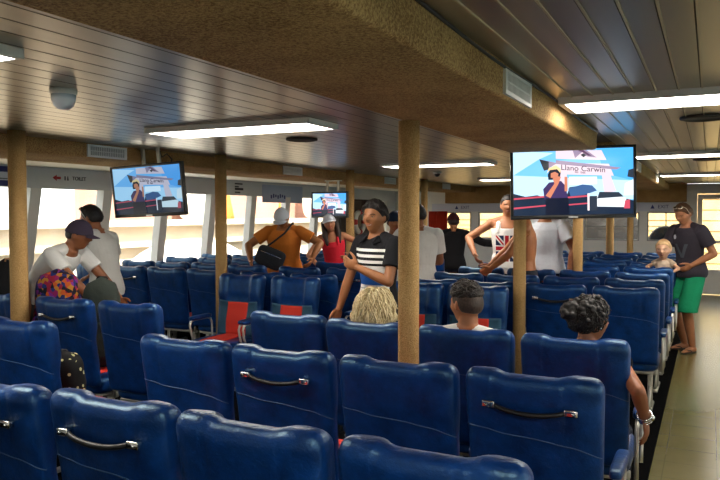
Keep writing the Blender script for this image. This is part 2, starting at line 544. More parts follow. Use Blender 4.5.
b.box(XW, XW + .006, 4.35, 5.2, 2.06, 2.12, 1); b.box(XW, XW + .006, 4.35, 5.2, 1.97, 2.06, 0); b.box(XW, XW + .006, 4.35, 5.2, 1.91, 1.97, 1)
for i in range(3):
    b.box(XW + .006, XW + .007, 4.45, 5.1 - .1*i, 1.985 + .025*i, 1.993 + .025*i, 2)
o = b.build('notice_board', [PAPER, INKB, INK]); tag(o, 'white notice with blue bands at the picture edge', 'sign')
b = MB()
for i, (w, h) in enumerate([(.20, .02), (.1, .02), (.22, .035), (.14, .02)]):
    b.box(XW, XW + .004, 9.14, 9.14 + w, 2.075 - i*.045, 2.075 - i*.045 + h)
o = b.build('wall_notice', INK); tag(o, 'small dark printed notice above the window beside a post', 'sign')
b = MB(); b.box(XW, XW + .005, 9.9, 11.2, 1.8, 2.1)
o = b.build('wall_blue_patch', M('patch_pale_blue', 'aebfd8', .35));  # flat pale blue rectangle with a row of blue strokes
c = MB()
for i in range(7): c.box(XW + .005, XW + .007, 10.15 + .07*i, 10.19 + .07*i, 1.87 + .012*(i % 3), 1.93 + .01*((i*2) % 3))
c.build('patch_marks', INKB, o)
tag(o, 'pale blue poster with blue marks above the man in orange', 'patch')
def exit_sign(x, label):
    b = MB(); y = YB - .052
    put_text(b, 'EXIT', .1, lambda p: (x + .1 + p.x, y - p.z, 1.745 + p.y))
    o = b.build('exit_sign', INKB); a = MB(); a.add([(x - .14, y, 1.71), (x - .06, y, 1.71), (x - .1, y, 1.79)], [(0, 1, 2)], 0, False); a.build('arrow', INKB, o); tag(o, label, 'sign', 'exit markings on the white band')
exit_sign(-5.1, 'blue arrow and lettering on white band above person in black')
exit_sign(-.95, 'blue arrow and lettering on white band beside man in green shorts')
# ------------------------------------------------------------------ seats
SW = .258      # half width of a backrest
def wing(s): return sstep(.42, .62, abs(s))
def back_pt(s, t, side, off=0.):
    """point on the backrest: s across (-1..1), t up (0..1), side +1 front / -1 back"""
    top = .618 + .014*sstep(.38, .70, abs(s))
    z = .40 + t*top
    rr = .055
    zt = .40 + top
    wx = SW * (1.0 - .05*(1 - t))
    if z > zt - rr:
        k = (z - (zt - rr))/rr; wx -= rr*(1 - math.sqrt(max(0, 1 - k*k)))*.8
    e = (1 - abs(s)**7)**(1/2.6) if abs(s) < 1 else 0.
    et = 1.
    if t > .9: et = math.sqrt(max(0, 1 - ((t - .9)/.1)**2.6))
    if t < .05: et = math.sqrt(max(0, 1 - ((.05 - t)/.05)**2))
    Tf = .045 + .040*wing(s)*sstep(.50, .72, t) + .012*sstep(.66, .74, t)*(1 - wing(s)) + .02*math.exp(-((t - .28)/.18)**2)*(1 - .6*wing(s))
    Tb = .045 + .010*sstep(.55, .75, t) - .012*(1 - t)
    groove = 0.
    if t > .6:
        groove = .006*math.exp(-((abs(s) - .52)/.028)**2)*sstep(.66, .74, t)
    yc = -.165 - .085*t
    y = yc + side*((Tf if side > 0 else Tb)*e*et - groove*e*et + (off if e*et > 0 else 0))
    return (s*wx, y, z)
def back_mesh():
    b = MB()
    ss = [math.sin(PI/2*(-1 + 2*i/40))*.6 + (-1 + 2*i/40)*.4 for i in range(41)]
    tt = [0, .006, .02, .05] + [.05 + .85*i/26 for i in range(1, 27)] + [.92, .94, .955, .97, .98, .988, .995, 1.]
    for side in (1, -1):
        vs = [back_pt(s, t, side) for t in tt for s in ss]
        n = len(ss); fs = []
        for i in range(len(tt) - 1):
            for j in range(n - 1):
                a = i*n + j
                fs.append((a, a+1, a+n+1, a+n))
        b.add(vs, fs)
    me = b.mesh('backrest')
    bm = bmesh.new(); bm.from_mesh(me)
    bmesh.ops.remove_doubles(bm, verts=bm.verts[:], dist=.0004)
    bmesh.ops.recalc_face_normals(bm, faces=bm.faces[:])
    bm.to_mesh(me); bm.free()
    me.polygons.foreach_set('use_smooth', [True]*len(me.polygons))
    return me
def piping_mesh():
    b = MB()
    pts = []
    for i in range(41):
        s = -.985 + 1.97*i/40
        pts.append(back_pt(s, .625 - .07*max(0, s)**2 - .02*s, -1, .0008))
    b.tube(pts, .0024, 6)
    for sg in (-1, 1):
        pts = [back_pt(sg*.52, t, -1, -.002) for t in (.80, .86, .9, .94, .97)] + [back_pt(sg*.52, t, 1, -.002) for t in (.995, .97, .94, .9, .84, .78, .70)]
        b.tube(pts, .0022, 6)
    # edge cord round the top
    return b.mesh('piping')
def patch_mesh(s0, s1, t0, t1, off, n=14):
    b = MB()
    for o2 in (off, -.01):
        pass
    vs = []; fs = []
    for i in range(n + 1):
        for j in range(n + 1):
            s = s0 + (s1 - s0)*j/n; t = t0 + (t1 - t0)*i/n
            vs.append(back_pt(s, t, 1, off))
    k = len(vs)
    for i in range(n):
        for j in range(n):
            a = i*(n+1) + j; fs.append((a, a+1, a+n+2, a+n+1))
    # skirt down into the cushion so the panel has thickness
    rim = [j for j in range(n+1)] + [(i)*(n+1)+n for i in range(1, n+1)] + [n*(n+1)+j for j in range(n-1, -1, -1)] + [i*(n+1) for i in range(n-1, 0, -1)]
    for r in rim: vs.append((vs[r][0], vs[r][1] - off*2.2, vs[r][2]))
    for q in range(len(rim)):
        a = rim[q]; c = rim[(q+1) % len(rim)]
        fs.append((a, c, k + (q+1) % len(rim), k + q))
    b.add(vs, fs); return b.mesh('panel')
def rounded(hx, hy, hz, c, p=.22, n=10):
    """soft cushion block"""
    bm = bmesh.new(); bmesh.ops.create_cube(bm, size=2)
    bmesh.ops.subdivide_edges(bm, edges=bm.edges[:], cuts=n, use_grid_fill=True)
    for v in bm.verts:
        x, y, z = v.co
        e = 5
        f = (abs(x)**e + abs(y)**e + abs(z)**e)**(-1/e)
        v.co = Vector((c[0] + x*f*hx, c[1] + y*f*hy, c[2] + z*f*hz))
    bm.verts.index_update()
    vs = [tuple(v.co) for v in bm.verts]; fs = [tuple(v.index for v in f.verts) for f in bm.faces]
    bm.free(); return vs, fs

ME = {}
ME['backrest'] = back_mesh(); ME['backrest'].materials.append(LEATHER)
ME['piping'] = piping_mesh(); ME['piping'].materials.append(PIPE)
ME['fabric_panel'] = patch_mesh(-.86, .86, .08, .60, .004); ME['fabric_panel'].materials.append(TEAL)
ME['center_panel'] = patch_mesh(-.46, .46, .09, .59, .0075); ME['center_panel'].materials.append(RED)
b = MB(); b.add(*rounded(.245, .25, .065, (0, .085, .395))); ME['seat_cushion'] = b.mesh('cushion'); ME['seat_cushion'].materials.append(LEATHER)
b = MB(); b.add(*rounded(.12, .225, .03, (0, .092, .440))); ME['cushion_panel'] = b.mesh('cushion_panel'); ME['cushion_panel'].materials.append(RED)
# legs: two pedestals with foot bars, one crossbar
def leg_mesh(x):
    b = MB()
    b.box(x - .02, x + .02, -.02, .02, .02, .33, 0, .006)
    b.box(x - .022, x + .022, -.17, .22, 0, .025, 0, .008)
    b.tube([(x, -.12, .02), (x, -.02, .2)], .012, 8)
    m = b.mesh('leg'); m.materials.append(METAL); return m
ME['legA'] = leg_mesh(-.18); ME['legB'] = leg_mesh(.18)
b = MB(); b.box(-.24, .24, -.02, .02, .29, .33, 0, .006); b.box(-.21, .21, -.12, .28, .318, .335, 0, .004); ME['seat_frame'] = b.mesh('seat_frame'); ME['seat_frame'].materials.append(METAL)
def arm_mesh(x):
    b = MB()
    pts = [(x, -.10, .33), (x, -.115, .46), (x, -.11, .56), (x, -.09, .60), (x, -.04, .617), (x, .16, .617), (x, .20, .605), (x, .215, .57), (x, .20, .50), (x, .16, .40), (x, .14, .335)]
    b.tube(pts, .011, 10); m = b.mesh('arm_frame'); m.materials.append(METAL)
    c = MB(); c.add(*rounded(.026, .15, .020, (x, .06, .635), n=6)); m2 = c.mesh('armrest'); m2.materials.append(LEATHER)
    return m, m2
ME['armL'], ME['padL'] = arm_mesh(-.276)
ME['armR'], ME['padR'] = arm_mesh(.276)
# carry handle on the back
def handle_meshes():
    b = MB()
    y0 = back_pt(0, .79, -1)[1] - .016
    pts = []
    for i in range(25):
        u = -1 + 2*i/24
        z = .40 + .625*.812 - .022*(1 - u*u)
        pts.append((.135*u, y0 - .012*(1 - u**6), z))
    b.tube(pts, [.0085 + .0025*(1 - abs(-1 + 2*i/24)) for i in range(25)], 8)
    h = b.mesh('handle'); h.materials.append(BLACKR)
    ks = []
    for sg in (-1, 1):
        c = MB(); c.box(sg*.15 - .024, sg*.15 + .024, y0 - .013, y0 + .012, .40 + .625*.812 - .012, .40 + .625*.812 + .013, 0, .005)
        c.lathe([(.004, -.017), (.004, -.012)], sg*.158, y0, .40 + .625*.812, 8, 0, 'y')
        k = c.mesh('clip'); k.materials.append(CHROME); ks.append(k)
    return h, ks[0], ks[1]
ME['handle'], ME['clipA'], ME['clipB'] = handle_meshes()

def seat(x, y, rz, label, handle=False, right_arm=False, left_arm=True, tilt=0., group='blue ferry seats facing forward'):
    o = empty('ferry_seat', (x, y, 0), rz); tag(o, label, 'seat', group)
    def part(name, key, parent): 
        q = bpy.data.objects.new(name, ME[key]); COL.objects.link(q); q.parent = parent; return q
    bk = part('backrest', 'backrest', o)
    part('piping', 'piping', bk); fp = part('fabric_panel', 'fabric_panel', bk); 
    part('center_panel', 'center_panel', bk)['label'] = 'red fabric centre panel'
    if handle:
        hd = part('handle', 'handle', bk); part('handle_clip', 'clipA', bk); part('handle_clip', 'clipB', bk)
    cu = part('seat_cushion', 'seat_cushion', o); part('cushion_panel', 'cushion_panel', cu)
    part('seat_frame', 'seat_frame', o)
    part('leg', 'legA', o); part('leg', 'legB', o)
    if left_arm: ar = part('armrest', 'padL', o); part('armrest_frame', 'armL', ar)
    if right_arm: ar = part('armrest', 'padR', o); part('armrest_frame', 'armR', ar)
    if tilt:
        bk.rotation_euler = (tilt, 0, 0); 
        # rotate about the hinge at the foot of the backrest
        hinge = Vector((0, -.165, .40)); rm = Matrix.Rotation(tilt, 4, 'X')
        bk.location = hinge - rm @ hinge
    return o
CX = {1: -.60, 2: -1.15, 3: -1.70, 4: -2.25}
LX = {'a': -3.45, 'b': -4.05, 'c': -4.75, 'd': -5.30, 'e': -5.85, 'f': -6.40}
ORD = ['first', 'second', 'third', 'fourth', 'fifth', 'sixth', 'seventh', 'eighth', 'ninth', 'tenth', 'eleventh', 'twelfth']
colname = {1: 'beside the tiled aisle', 2: 'second from the tiled aisle', 3: 'third from the tiled aisle', 4: 'fourth from the tiled aisle',
           'a': 'window side, first past the middle aisle', 'b': 'window side, second past the middle aisle', 'c': 'window side, fourth from the window wall',
           'd': 'window side, third from the window wall', 'e': 'window side, second from the window wall', 'f': 'window side, against the window wall'}
OFF = .295
DXR = {0: -.02, 1: .022, 2: .025}
rowsC = [5.93 + .77*i for i in range(8)]
rowsL = [5.88, 6.60, 7.40, 8.15, 8.92, 9.69]
rnd = random.Random(3)
def put(col, y, rown, **kw):
    x = CX[col] + DXR.get(rown, 0) if col in CX else LX[col]
    lab = kw.pop('label', None) or 'blue ferry seat %s, %s row from the camera' % (colname[col], ORD[rown])
    if kw.get('handle'): lab = lab.replace('blue ferry seat', 'handled blue seat')
    return seat(x, y + OFF, rnd.uniform(-.012, .012), lab, tilt=rnd.uniform(-.02, .02), **kw)
# the three rows nearest the camera
put(1, 1.60, 0, right_arm=True, label='blue seat cut by lower picture edge, plain top, beside the tiled aisle')
put(2, 1.60, 0, label='blue seat cut by lower picture edge, plain top, second from the tiled aisle')
put(3, 1.60, 0, handle=True, label='blue seat with black carry handle at the lower left, third in front row')
put(4, 1.60, 0, handle=True, label='blue seat with handle cut by left picture edge, front row')
put(1, 2.55, 1, handle=True, right_arm=True, label='blue seat with black handle and chrome clips in front of the curly haired woman')
put(2, 2.55, 1, label='blue seat in front of the nearest post, plain back')
put(3, 2.55, 1, handle=True, label='blue seat with handle, second row, left of the nearest post')
put(4, 2.55, 1, label='plain blue seat, second row, with two stitched marks, beside middle aisle')
put('a', 2.62, 1, label='blue seat cut by the left picture edge below the brown post')
put(1, 3.42, 2, right_arm=True, label='blue seat the curly haired woman sits in')
put(2, 3.42, 2, label='blue seat the man with cropped hair sits in')
put(3, 3.42, 2, label='blue seat the blonde person sits in')
put(4, 3.46, 2, label='empty plain blue seat left of the blonde person')
put('a', 3.44, 2, label='blue seat below the green rucksack')
put('b', 3.44, 2, handle=True, label='blue seat with handle below the colourful bag')
put('c', 3.44, 2, label='blue seat left of the brown post below black rucksack')
# rows that face back towards the camera
def face(col, y, label):
    x = CX[col] if col in CX else LX[col]
    return seat(x, y - OFF, PI + rnd.uniform(-.01, .01), label, right_arm=True, group='blue seats with red fronts facing the camera')
face(3, 5.66, 'seat facing the camera with red panel, left of second post')
face(4, 5.66, 'seat facing the camera with red panel, right of nearest post')
face('a', 5.66, 'seat facing the camera with red panel, left of the striped man')
face('b', 5.66, 'seat facing the camera with red panel, by the tan post')
# far rows
hand = {(2, 0), ('a', 1), ('e', 0), (2, 3), (3, 2), (1, 6)}
for i, y in enumerate(rowsC):
    for c in (1, 2, 3, 4):
        put(c, y, 3 + i, handle=(c, i) in hand, right_arm=(c == 1))
for i, y in enumerate(rowsL):
    for c in 'abcdef':
        if c in 'ef' and i > 3: continue
        put(c, y, 3 + i, handle=(c, i) in hand, right_arm=(c in 'ab' and c == 'a'))

# ------------------------------------------------------------------ televisions
PIC = [  # name colour, polygons in picture units (0..1 across, 0..1 up)
 ('6fb6ea', [[(0,0),(1,0),(1,1),(0,1)]]),
 ('b7dcf4', [[(0,.22),(1,.22),(1,.5),(0,.62)], [(0,.62),(.22,.86),(.34,.95),(0,1)]]),
 ('4aa4e8', [[(.76,.62),(1,.5),(1,1),(.70,1)]]),
 ('1e2a3c', [[(0,0),(1,0),(1,.20),(.8,.30),(.62,.27),(.45,.26),(.3,.25),(.2,.31),(.1,.29),(0,.34)], [(.44,.24),(.62,.24),(.62,.40),(.55,.44),(.47,.42)]]),
 ('d9c4cc', [[(.30,.63),(.84,.58),(.80,.76),(.34,.80)], [(.32,.70),(.38,.62),(.36,.44),(.45,.44),(.45,.70)], [(.74,.62),(.80,.66),(.86,.34),(.76,.33)], [(.36,.86),(.78,.82),(.74,.97),(.36,.98)]]),
 ('8f7f95', [[(.22,.86),(.36,.80),(.36,.84),(.90,.70),(.86,.67),(.36,.78),(.26,.68)], [(.50,.985),(.60,1.0),(.70,.86),(.62,.88),(.58,.95),(.52,.86)]]),
 ('5b3f58', [[(.545,.97),(.58,.99),(.66,.89),(.63,.89),(.58,.95)]]),
 ('30343a', [[(.565,.91),(.59,.93),(.615,.90),(.59,.87)], [(.22,.86),(.30,.82),(.30,.70),(.26,.68)]]),
 ('eef4fa', [[(.47,.46),(.70,.46),(.70,.57),(.47,.58)]]),
 ('3a5a86', [[(.46,.40),(.58,.46),(.66,.44),(.70,.36),(.60,.30),(.48,.28)]]),
 ('dfe7ea', [[(.66,.12),(.94,.10),(.94,.24),(.80,.30),(.68,.28)], [(.92,.28),(1,.28),(1,.52),(.93,.46)]]),
 ('2b3440', [[(.64,.06),(.70,.06),(.70,.28),(.64,.28)], [(.70,.24),(.92,.26),(.88,.33),(.72,.34)], [(.95,.56),(1,.54),(1,.68),(.96,.66)]]),
 ('c04a5c', [[(0,.245),(.28,.275),(.28,.30),(0,.27)], [(0,.10),(.28,.14),(.28,.16),(0,.125)], [(.44,.25),(.62,.27),(.62,.295),(.44,.275)], [(.44,.14),(.62,.16),(.62,.18),(.44,.16)], [(.92,.08),(.97,.08),(.97,.22),(.93,.20)]]),
 ('f0dfe0', [[(.62,.06),(.636,.06),(.636,.32),(.62,.32)]]),
 ('3c2f58', [[(.26,.24),(.46,.22),(.44,.44),(.40,.52),(.30,.50),(.25,.40)]]),
 ('151a2a', [[(.27,0),(.47,0),(.46,.26),(.27,.26)], [(.295,.54),(.39,.54),(.40,.66),(.36,.71),(.31,.70),(.29,.62)]]),
 ('f0c890', [[(.28,.64),(.30,.72),(.36,.76),(.40,.70),(.395,.64),(.37,.70),(.31,.69)]]),
 ('c47a5e', [[(.27,.30),(.31,.26),(.38,.48),(.40,.58),(.36,.60),(.33,.56),(.345,.48)], [(.315,.57),(.37,.57),(.38,.63),(.35,.66),(.315,.64)], [(.43,.36),(.455,.36),(.455,.58),(.43,.58)]]),
]
def tv_picture(w, h, base, mats):
    b = MB()
    for i, (c, polys) in enumerate(PIC):
        for p in polys:
            b.add([((u - .5)*w, base - .0004*i, (v - .5)*h) for u, v in p], [tuple(range(len(p)))], i, False)
    i = len(PIC)
    # the dark hand-lettered writing on the gate in the broadcast picture
    put_text(b, 'Llano Carwin', .058*h/.5, lambda p: (.085*w + p.x*1.05, base - .0085 - p.z, .195*h - p.x*.09 + p.y), i)
    put_text(b, 'ilo  bas', .028*h/.5, lambda p: (.06*w + p.x, base - .0085 - p.z, .145*h - p.x*.09 + p.y), i)
    return b
def screen_mats(tag_, k, tint):
    ms = []
    for c, _ in PIC + [('2c2036', None)]:
        col = lin(c); n = NT('screen_' + tag_ + '_' + c); 
        e = n.n('ShaderNodeEmission'); e.inputs[0].default_value = tuple(col[j]*tint[j] for j in range(3)) + (1,); e.inputs[1].default_value = k
        gl = n.n('ShaderNodeBsdfGlossy'); gl.inputs['Roughness'].default_value = .12
        mx = n.n('ShaderNodeMixShader'); mx.inputs[0].default_value = .03
        n.l(e.outputs[0], mx.inputs[1]); n.l(gl.outputs[0], mx.inputs[2]); n.l(mx.outputs[0], n.out.inputs[0])
        ms.append(n.m)
    return ms
def tv(loc, rz, roll, w, h, label, k=1.0, tint=(1, 1, 1), drop=None, tilt=0.):
    o = empty('television', loc); o.rotation_euler = Euler((tilt, roll, rz), 'XYZ')
    tag(o, label, 'television', 'televisions hung from the ceiling ducts')
    bz = .022
    b = MB(); b.box(-w/2, w/2, 0, .035, -h/2 - .008, h/2, 0, .006); b.box(-w*.35, w*.35, .03, .075, -h*.3, h*.3, 0, .015)
    b.build('housing', BLACKP, o)
    f = MB()
    f.box(-w/2, w/2, -.008, .004, h/2 - bz, h/2, 0, .003); f.box(-w/2, w/2, -.008, .004, -h/2 - .008, -h/2 + bz, 0, .003)
    f.box(-w/2, -w/2 + bz, -.008, .004, -h/2, h/2, 0, .003); f.box(w/2 - bz, w/2, -.008, .004, -h/2, h/2, 0, .003)
    f.build('bezel', BLACKP, o)
    s = tv_picture(w - 2*bz, h - 2*bz, -.0008, None)
    sc = s.build('screen', screen_mats(label[:6].strip().replace(' ', '_'), k, tint), o)
    l = MB(); l.box(-.035, .035, -.0095, -.007, -h/2 - .002, -h/2 + .010); l.build('badge', M('badge_silver', 'c8c8c8', .3, .6), o)
    m = MB()
    if drop:
        for x in (-.09, .09): m.box(x - .015, x + .015, .075, .10, -h*.25, h/2 + drop, 0, .003)
        m.box(-.16, .16, .070, .085, -.1, .1, 0, .003); m.box(-.12, .12, .06, .14, h/2 + drop - .012, h/2 + drop, 0, .002)
    m.build('bracket', METAL, o)
    return o
# ------------------------------------------------------------------ people
def V(*a): return Vector(a)
def evaluate_remesh(mb, name, voxel, smooth=3, factor=.5):
    me = mb.mesh(name + '_raw')
    o = bpy.data.objects.new(name + '_raw', me); COL.objects.link(o)
    m = o.modifiers.new('r', 'REMESH'); m.mode = 'VOXEL'; m.voxel_size = voxel
    if smooth:
        s = o.modifiers.new('s', 'SMOOTH'); s.factor = factor; s.iterations = smooth
    dg = bpy.context.evaluated_depsgraph_get(); dg.update()
    out = bpy.data.meshes.new_from_object(o.evaluated_get(dg))
    bpy.data.objects.remove(o); bpy.data.meshes.remove(me)
    out.name = name
    out.polygons.foreach_set('use_smooth', [True]*len(out.polygons))
    return out
def g(x, s): return math.exp(-(x/s)**2)
def head_r(d, child=False, fem=False):
    """radius of a head in direction d (x right, y forward, z up) for a 0.236 m head"""
    x, y, z = d
    w, dp, h = .077, .096, .118
    if z < 0:
        w *= 1 - .20*sstep(.1, .9, -z); dp *= 1 - .10*sstep(.2, .95, -z)
    if child: w *= 1.06; h *= .95
    r = 1/math.sqrt((x/w)**2 + (y/dp)**2 + (z/h)**2)
    f = sstep(.2, .7, y)
    r += f*(.021*g(x, .13)*g(z + .13, .13) + .010*g(x, .10)*g(z + .0, .16))          # nose
    r -= f*.007*(g(x - .36, .17) + g(x + .36, .17))*g(z - .10, .11)                    # sockets
    r += f*.004*g(z - .24, .09)*g(x, .5)                                              # brow
    r += f*.005*g(x, .24)*g(z + .48, .07) + f*.004*g(x, .22)*g(z + .60, .06)           # lips
    r -= f*.003*g(x, .22)*g(z + .54, .03)
    r += .010*g(x, .35)*sstep(.1, .6, y)*g(z + .80, .16)                              # chin
    r += .004*f*(g(abs(x) - .58, .2))*g(z + .18, .2)                                   # cheeks
    if y < 0 and z < -.35: r *= 1 - .22*sstep(.35, .9, -z)*sstep(0, .5, -y)
    return r
def head_grid(mb, M4, sc, fn, n=44, m=34):
    vs = []; fs = []
    for i in range(m + 1):
        a = PI*i/m
        for j in range(n):
            t = 2*PI*j/n
            d = Vector((math.sin(a)*math.sin(t), math.sin(a)*math.cos(t), math.cos(a)))
            vs.append(tuple(M4 @ (d*fn(d)*sc)))
    for i in range(m):
        for j in range(n):
            p = i*n + j; q = i*n + (j+1) % n
            fs.append((p, q, q + n, p + n))
    mb.add(vs, fs)
def ik(a, c, l1, l2, hint):
    a = Vector(a); c = Vector(c); d = c - a; L = d.length
    mx = (l1 + l2)*.998
    if L > mx: c = a + d*(mx/L); d = c - a; L = mx
    if L < abs(l1 - l2) + .02: L = abs(l1 - l2) + .02
    u = d.normalized(); x = (l1*l1 - l2*l2 + L*L)/(2*L); h = math.sqrt(max(0, l1*l1 - x*x))
    p = Vector(hint) - u*Vector(hint).dot(u)
    p = p.normalized() if p.length > 1e-5 else Vector((0, 0, -1))
    return a + u*x + p*h, c
def hand_mesh(mb, w, d, n, thumb, s, curl):
    """palm + five fingers: w wrist, d direction, n palm normal (side the fingers curl to), thumb side vector"""
    d = Vector(d).normalized(); n = Vector(n); n = (n - d*n.dot(d)).normalized()
    t = Vector(thumb); t = (t - d*t.dot(d) - n*t.dot(n)).normalized()
    w = Vector(w)
    rot = Matrix((t, d, n)).transposed()
    mb.ell(w + d*.050*s, .041*s, .056*s, .017*s, rot, 12, 8)
    for k, (off, ln) in enumerate(((.030, .078), (.010, .086), (-.010, .080), (-.029, .064))):
        p = w + d*(.085 - .006*abs(k - 1))*s + t*off*s
        a = curl*.5; L = ln*s
        for q, (fr, r0, r1) in enumerate(((.45, .0095, .0088), (.32, .0088, .008), (.23, .008, .0068))):
            dirv = d*math.cos(a) + n*math.sin(a) + t*(off*.8)
            e = p + dirv.normalized()*L*fr
            mb.capsule(p, e, r0*s, r1*s, 8); p = e; a += curl*.55
    p = w + d*.022*s + t*.030*s
    for (fr, a, r0, r1) in ((.040, .75, .0135, .0115), (.030, .45, .011, .0095), (.024, .2, .0095, .008)):
        dirv = d*math.cos(a) + t*math.sin(a) + n*.35*curl
        e = p + dirv.normalized()*fr*s
        mb.capsule(p, e, r0*s, r1*s, 8); p = e

class Person:
    def __init__(self, label, x, y, rz, H=1.7, z=0., skin='a8714e', build=1., lean=0., slean=0., head=(0, 0, 0), hipz=None, fem=False,
                 child=False, arms=None, feet=None, voxel=.0065, sit=False, curl=.7, torso=1., group=None, hipy=0.):
        self.s = s = H/1.7; self.H = H; self.lab = label; self.child = child; self.fem = fem; self.voxel = voxel; self.build_f = build
        self.loc = (x, y, z); self.rz = rz
        self.hips = Vector((0, hipy, hipz if hipz is not None else .90*s))
        n = 14; L = .52*s*torso; self.frames = []
        p = self.hips.copy(); 
        for i in range(n + 1):
            u = i/n; a = R(lean)*sstep(-.15, .6, u); bb = R(slean)*sstep(-.15, .7, u)
            rot = Matrix.Rotation(-a, 3, 'X') @ Matrix.Rotation(bb, 3, 'Y')
            self.frames.append((p.copy(), rot)); p = p + rot @ Vector((0, 0, L/n))
        self.neck = self.frames[-1][0]; self.trot = self.frames[-1][1]
        hy, hp, hr = head
        self.hrot = Matrix.Rotation(R(hy), 3, 'Z') @ Matrix.Rotation(-R(hp), 3, 'X') @ Matrix.Rotation(R(hr), 3, 'Y')
        hs = s**.65 if not child else s**.42
        if child: hs = .95
        self.hs = hs
        base = self.neck + self.trot @ Vector((0, .012*s, .03*s))
        self.hc = base + self.hrot @ Vector((0, .018*hs, .108*hs))
        self.HM = Matrix.Translation(self.hc) @ self.hrot.to_4x4()
        sh = .182*s*(.90 if fem else 1.)*(.85 if child else 1.)
        self.sh = {sg: self.P(.90, sg*sh, 0) for sg in (-1, 1)}
        arms = arms or {}
        self.arm = {}
        for sg in (-1, 1):
            wr, hint = arms.get(sg, ((sg*.27*s, .05*s, .80*s), (sg*.2, -1, 0)))
            self.arm[sg] = ik(self.sh[sg], wr, .285*s, .25*s, hint)
        feet = feet or {}
        self.leg = {}
        for sg in (-1, 1):
            an, hint = feet.get(sg, ((sg*.10*s, 0, .085*s), (sg*.1, 1, 0)))
            hip = self.hips + Vector((sg*.085*s, 0, -.03*s))
            self.leg[sg] = (hip, *ik(hip, an, .42*s, .41*s, hint))
        self.sit = sit; self.curl = curl
        self.handdir = {}
        self.kids = []
        self.skin = skin
    def P(self, u, dx, dy):
        n = len(self.frames) - 1; k = min(n, max(0, u*n)); i = min(n - 1, int(k)); t = k - i
        p0, r0 = self.frames[i]; p1, r1 = self.frames[i+1]
        p = p0.lerp(p1, t) if u >= 0 else p0 + r0 @ Vector((0, 0, u*.52*self.s))
        if u > 1: p = p1 + r1 @ Vector((0, 0, (u - 1)*.52*self.s))
        r = r0 if t < .5 else r1
        return p + r @ Vector((dx, dy, 0))
    def ring(self, u, w, d, n=26, off=0.):
        return [self.P(u, (w + off)*math.cos(2*PI*j/n), (d + off)*math.sin(2*PI*j/n)) for j in range(n)]
    def prof(self, u):
        T = [(-.20, .10, .085), (-.10, .150, .112), (0, .168, .120), (.12, .158, .112), (.30, .138, .100), (.50, .152, .112), (.68, .165, .116), (.82, .168, .106), (.91, .135, .085), (.97, .085, .068), (1.05, .058, .060)]
        if self.fem: T = [(a, w*(.95 if .25 < a else 1.), d*(1.08 if .55 < a < .8 else .95)) for a, w, d in T]
        if self.child: T = [(a, w*.95, d*1.15) for a, w, d in T]
        for (a, w, d), (a2, w2, d2) in zip(T[:-1], T[1:]):
            if u <= a2:
                t = max(0, (u - a)/(a2 - a)); k = self.s*self.build_f
                bel = 1 + .0*t
                return (w + (w2 - w)*t)*k, (d + (d2 - d)*t)*k
        return T[-1][1]*self.s, T[-1][2]*self.s
    def torso(self, mb, u0, u1, off=0., flare=0.):
        rings = []; n = 22
        for i in range(n + 1):
            u = u0 + (u1 - u0)*i/n; w, d = self.prof(u)
            f = flare*(1 - sstep(u0, u0 + .5, u))
            rings.append(self.ring(u, w + off + f, d + off + f))
        mb.loft(rings)
    def make(self):
        s = self.s; k = self.build_f; mb = MB()
        self.torso(mb, -.20, 1.05)
        for sg in (-1, 1):
            hip, kn, an = self.leg[sg]
            mb.capsule(hip, kn, .083*s*k, .056*s*k, 16); mid = kn.lerp(an, .3)
            mb.capsule(kn, mid, .053*s*k, .054*s*k, 14); mb.capsule(mid, an, .054*s*k, .036*s, 14)
            fwd = Vector((sg*.15, 1, 0)).normalized()
            mb.capsule(an + V(0, -.02*s, -.045*s), an + fwd*.10*s + V(0, 0, -.055*s), .036*s, .030*s, 12)
            mb.capsule(an + fwd*.10*s + V(0, 0, -.058*s), an + fwd*.165*s + V(0, 0, -.064*s), .031*s, .020*s, 12)
            el, wr = self.arm[sg]; sh = self.sh[sg]
            mb.ell(sh, .054*s*k, .052*s*k, .054*s*k); mb.capsule(self.P(1.0, sg*.035*s, -.015*s), sh + self.trot @ V(-sg*.01, 0, .006)*s, .045*s, .044*s)
            mb.capsule(self.P(.84, sg*.09*s, 0), sh, .06*s, .050*s, 12)
            mb.capsule(sh, el, .047*s*k, .039*s*k, 14)
            m2 = el.lerp(wr, .28)
            mb.capsule(el, m2, .039*s*k, .040*s*k, 12); mb.capsule(m2, wr, .040*s*k, .026*s, 12)
            d = (wr - el).normalized()
            hd = self.handdir.get(sg, d)
            inward = Vector((-sg, .15, 0)); thumb = Vector((0, 1, .2))
            if abs(Vector(hd).y) > .75: thumb = Vector((-sg, 0, .4)); inward = Vector((0, 0, -1))
            elif abs(Vector(hd).x) > .75: thumb = Vector((0, .2, 1)); inward = Vector((0, -1, 0))
            hsz = s if not self.child else s*1.1
            hand_mesh(mb, wr, hd, inward, thumb, hsz*(.92 if self.fem else 1.), self.curl)
        mb.capsule(self.P(.96, 0, 0), self.hc + self.hrot @ V(0, -.015, -.03)*self.hs, .058*s*(.88 if self.fem else 1.), .053*s*(.88 if self.fem else 1.), 16)
        head_grid(mb, self.HM, self.hs, lambda d: head_r(d, self.child, self.fem))
        for sg in (-1, 1):       # ears
            rot = self.hrot @ Matrix.Rotation(sg*R(20), 3, 'Z')
            mb.ell(self.HM @ (V(sg*.077, -.010, .0)*self.hs), .010*self.hs, .019*self.hs, .031*self.hs, rot, 10, 8)
        me = evaluate_remesh(mb, 'person', self.voxel, 2, .4)
        o = link('person', me, self.skinmat(), None, self.loc); o.rotation_euler = (0, 0, self.rz)
        tag(o, self.lab, 'person')
        self.o = o
        return self
    def skinmat(self):
        return M('skin_' + self.skin, self.skin, .5, 0, .4, var=.10, vscale=14)
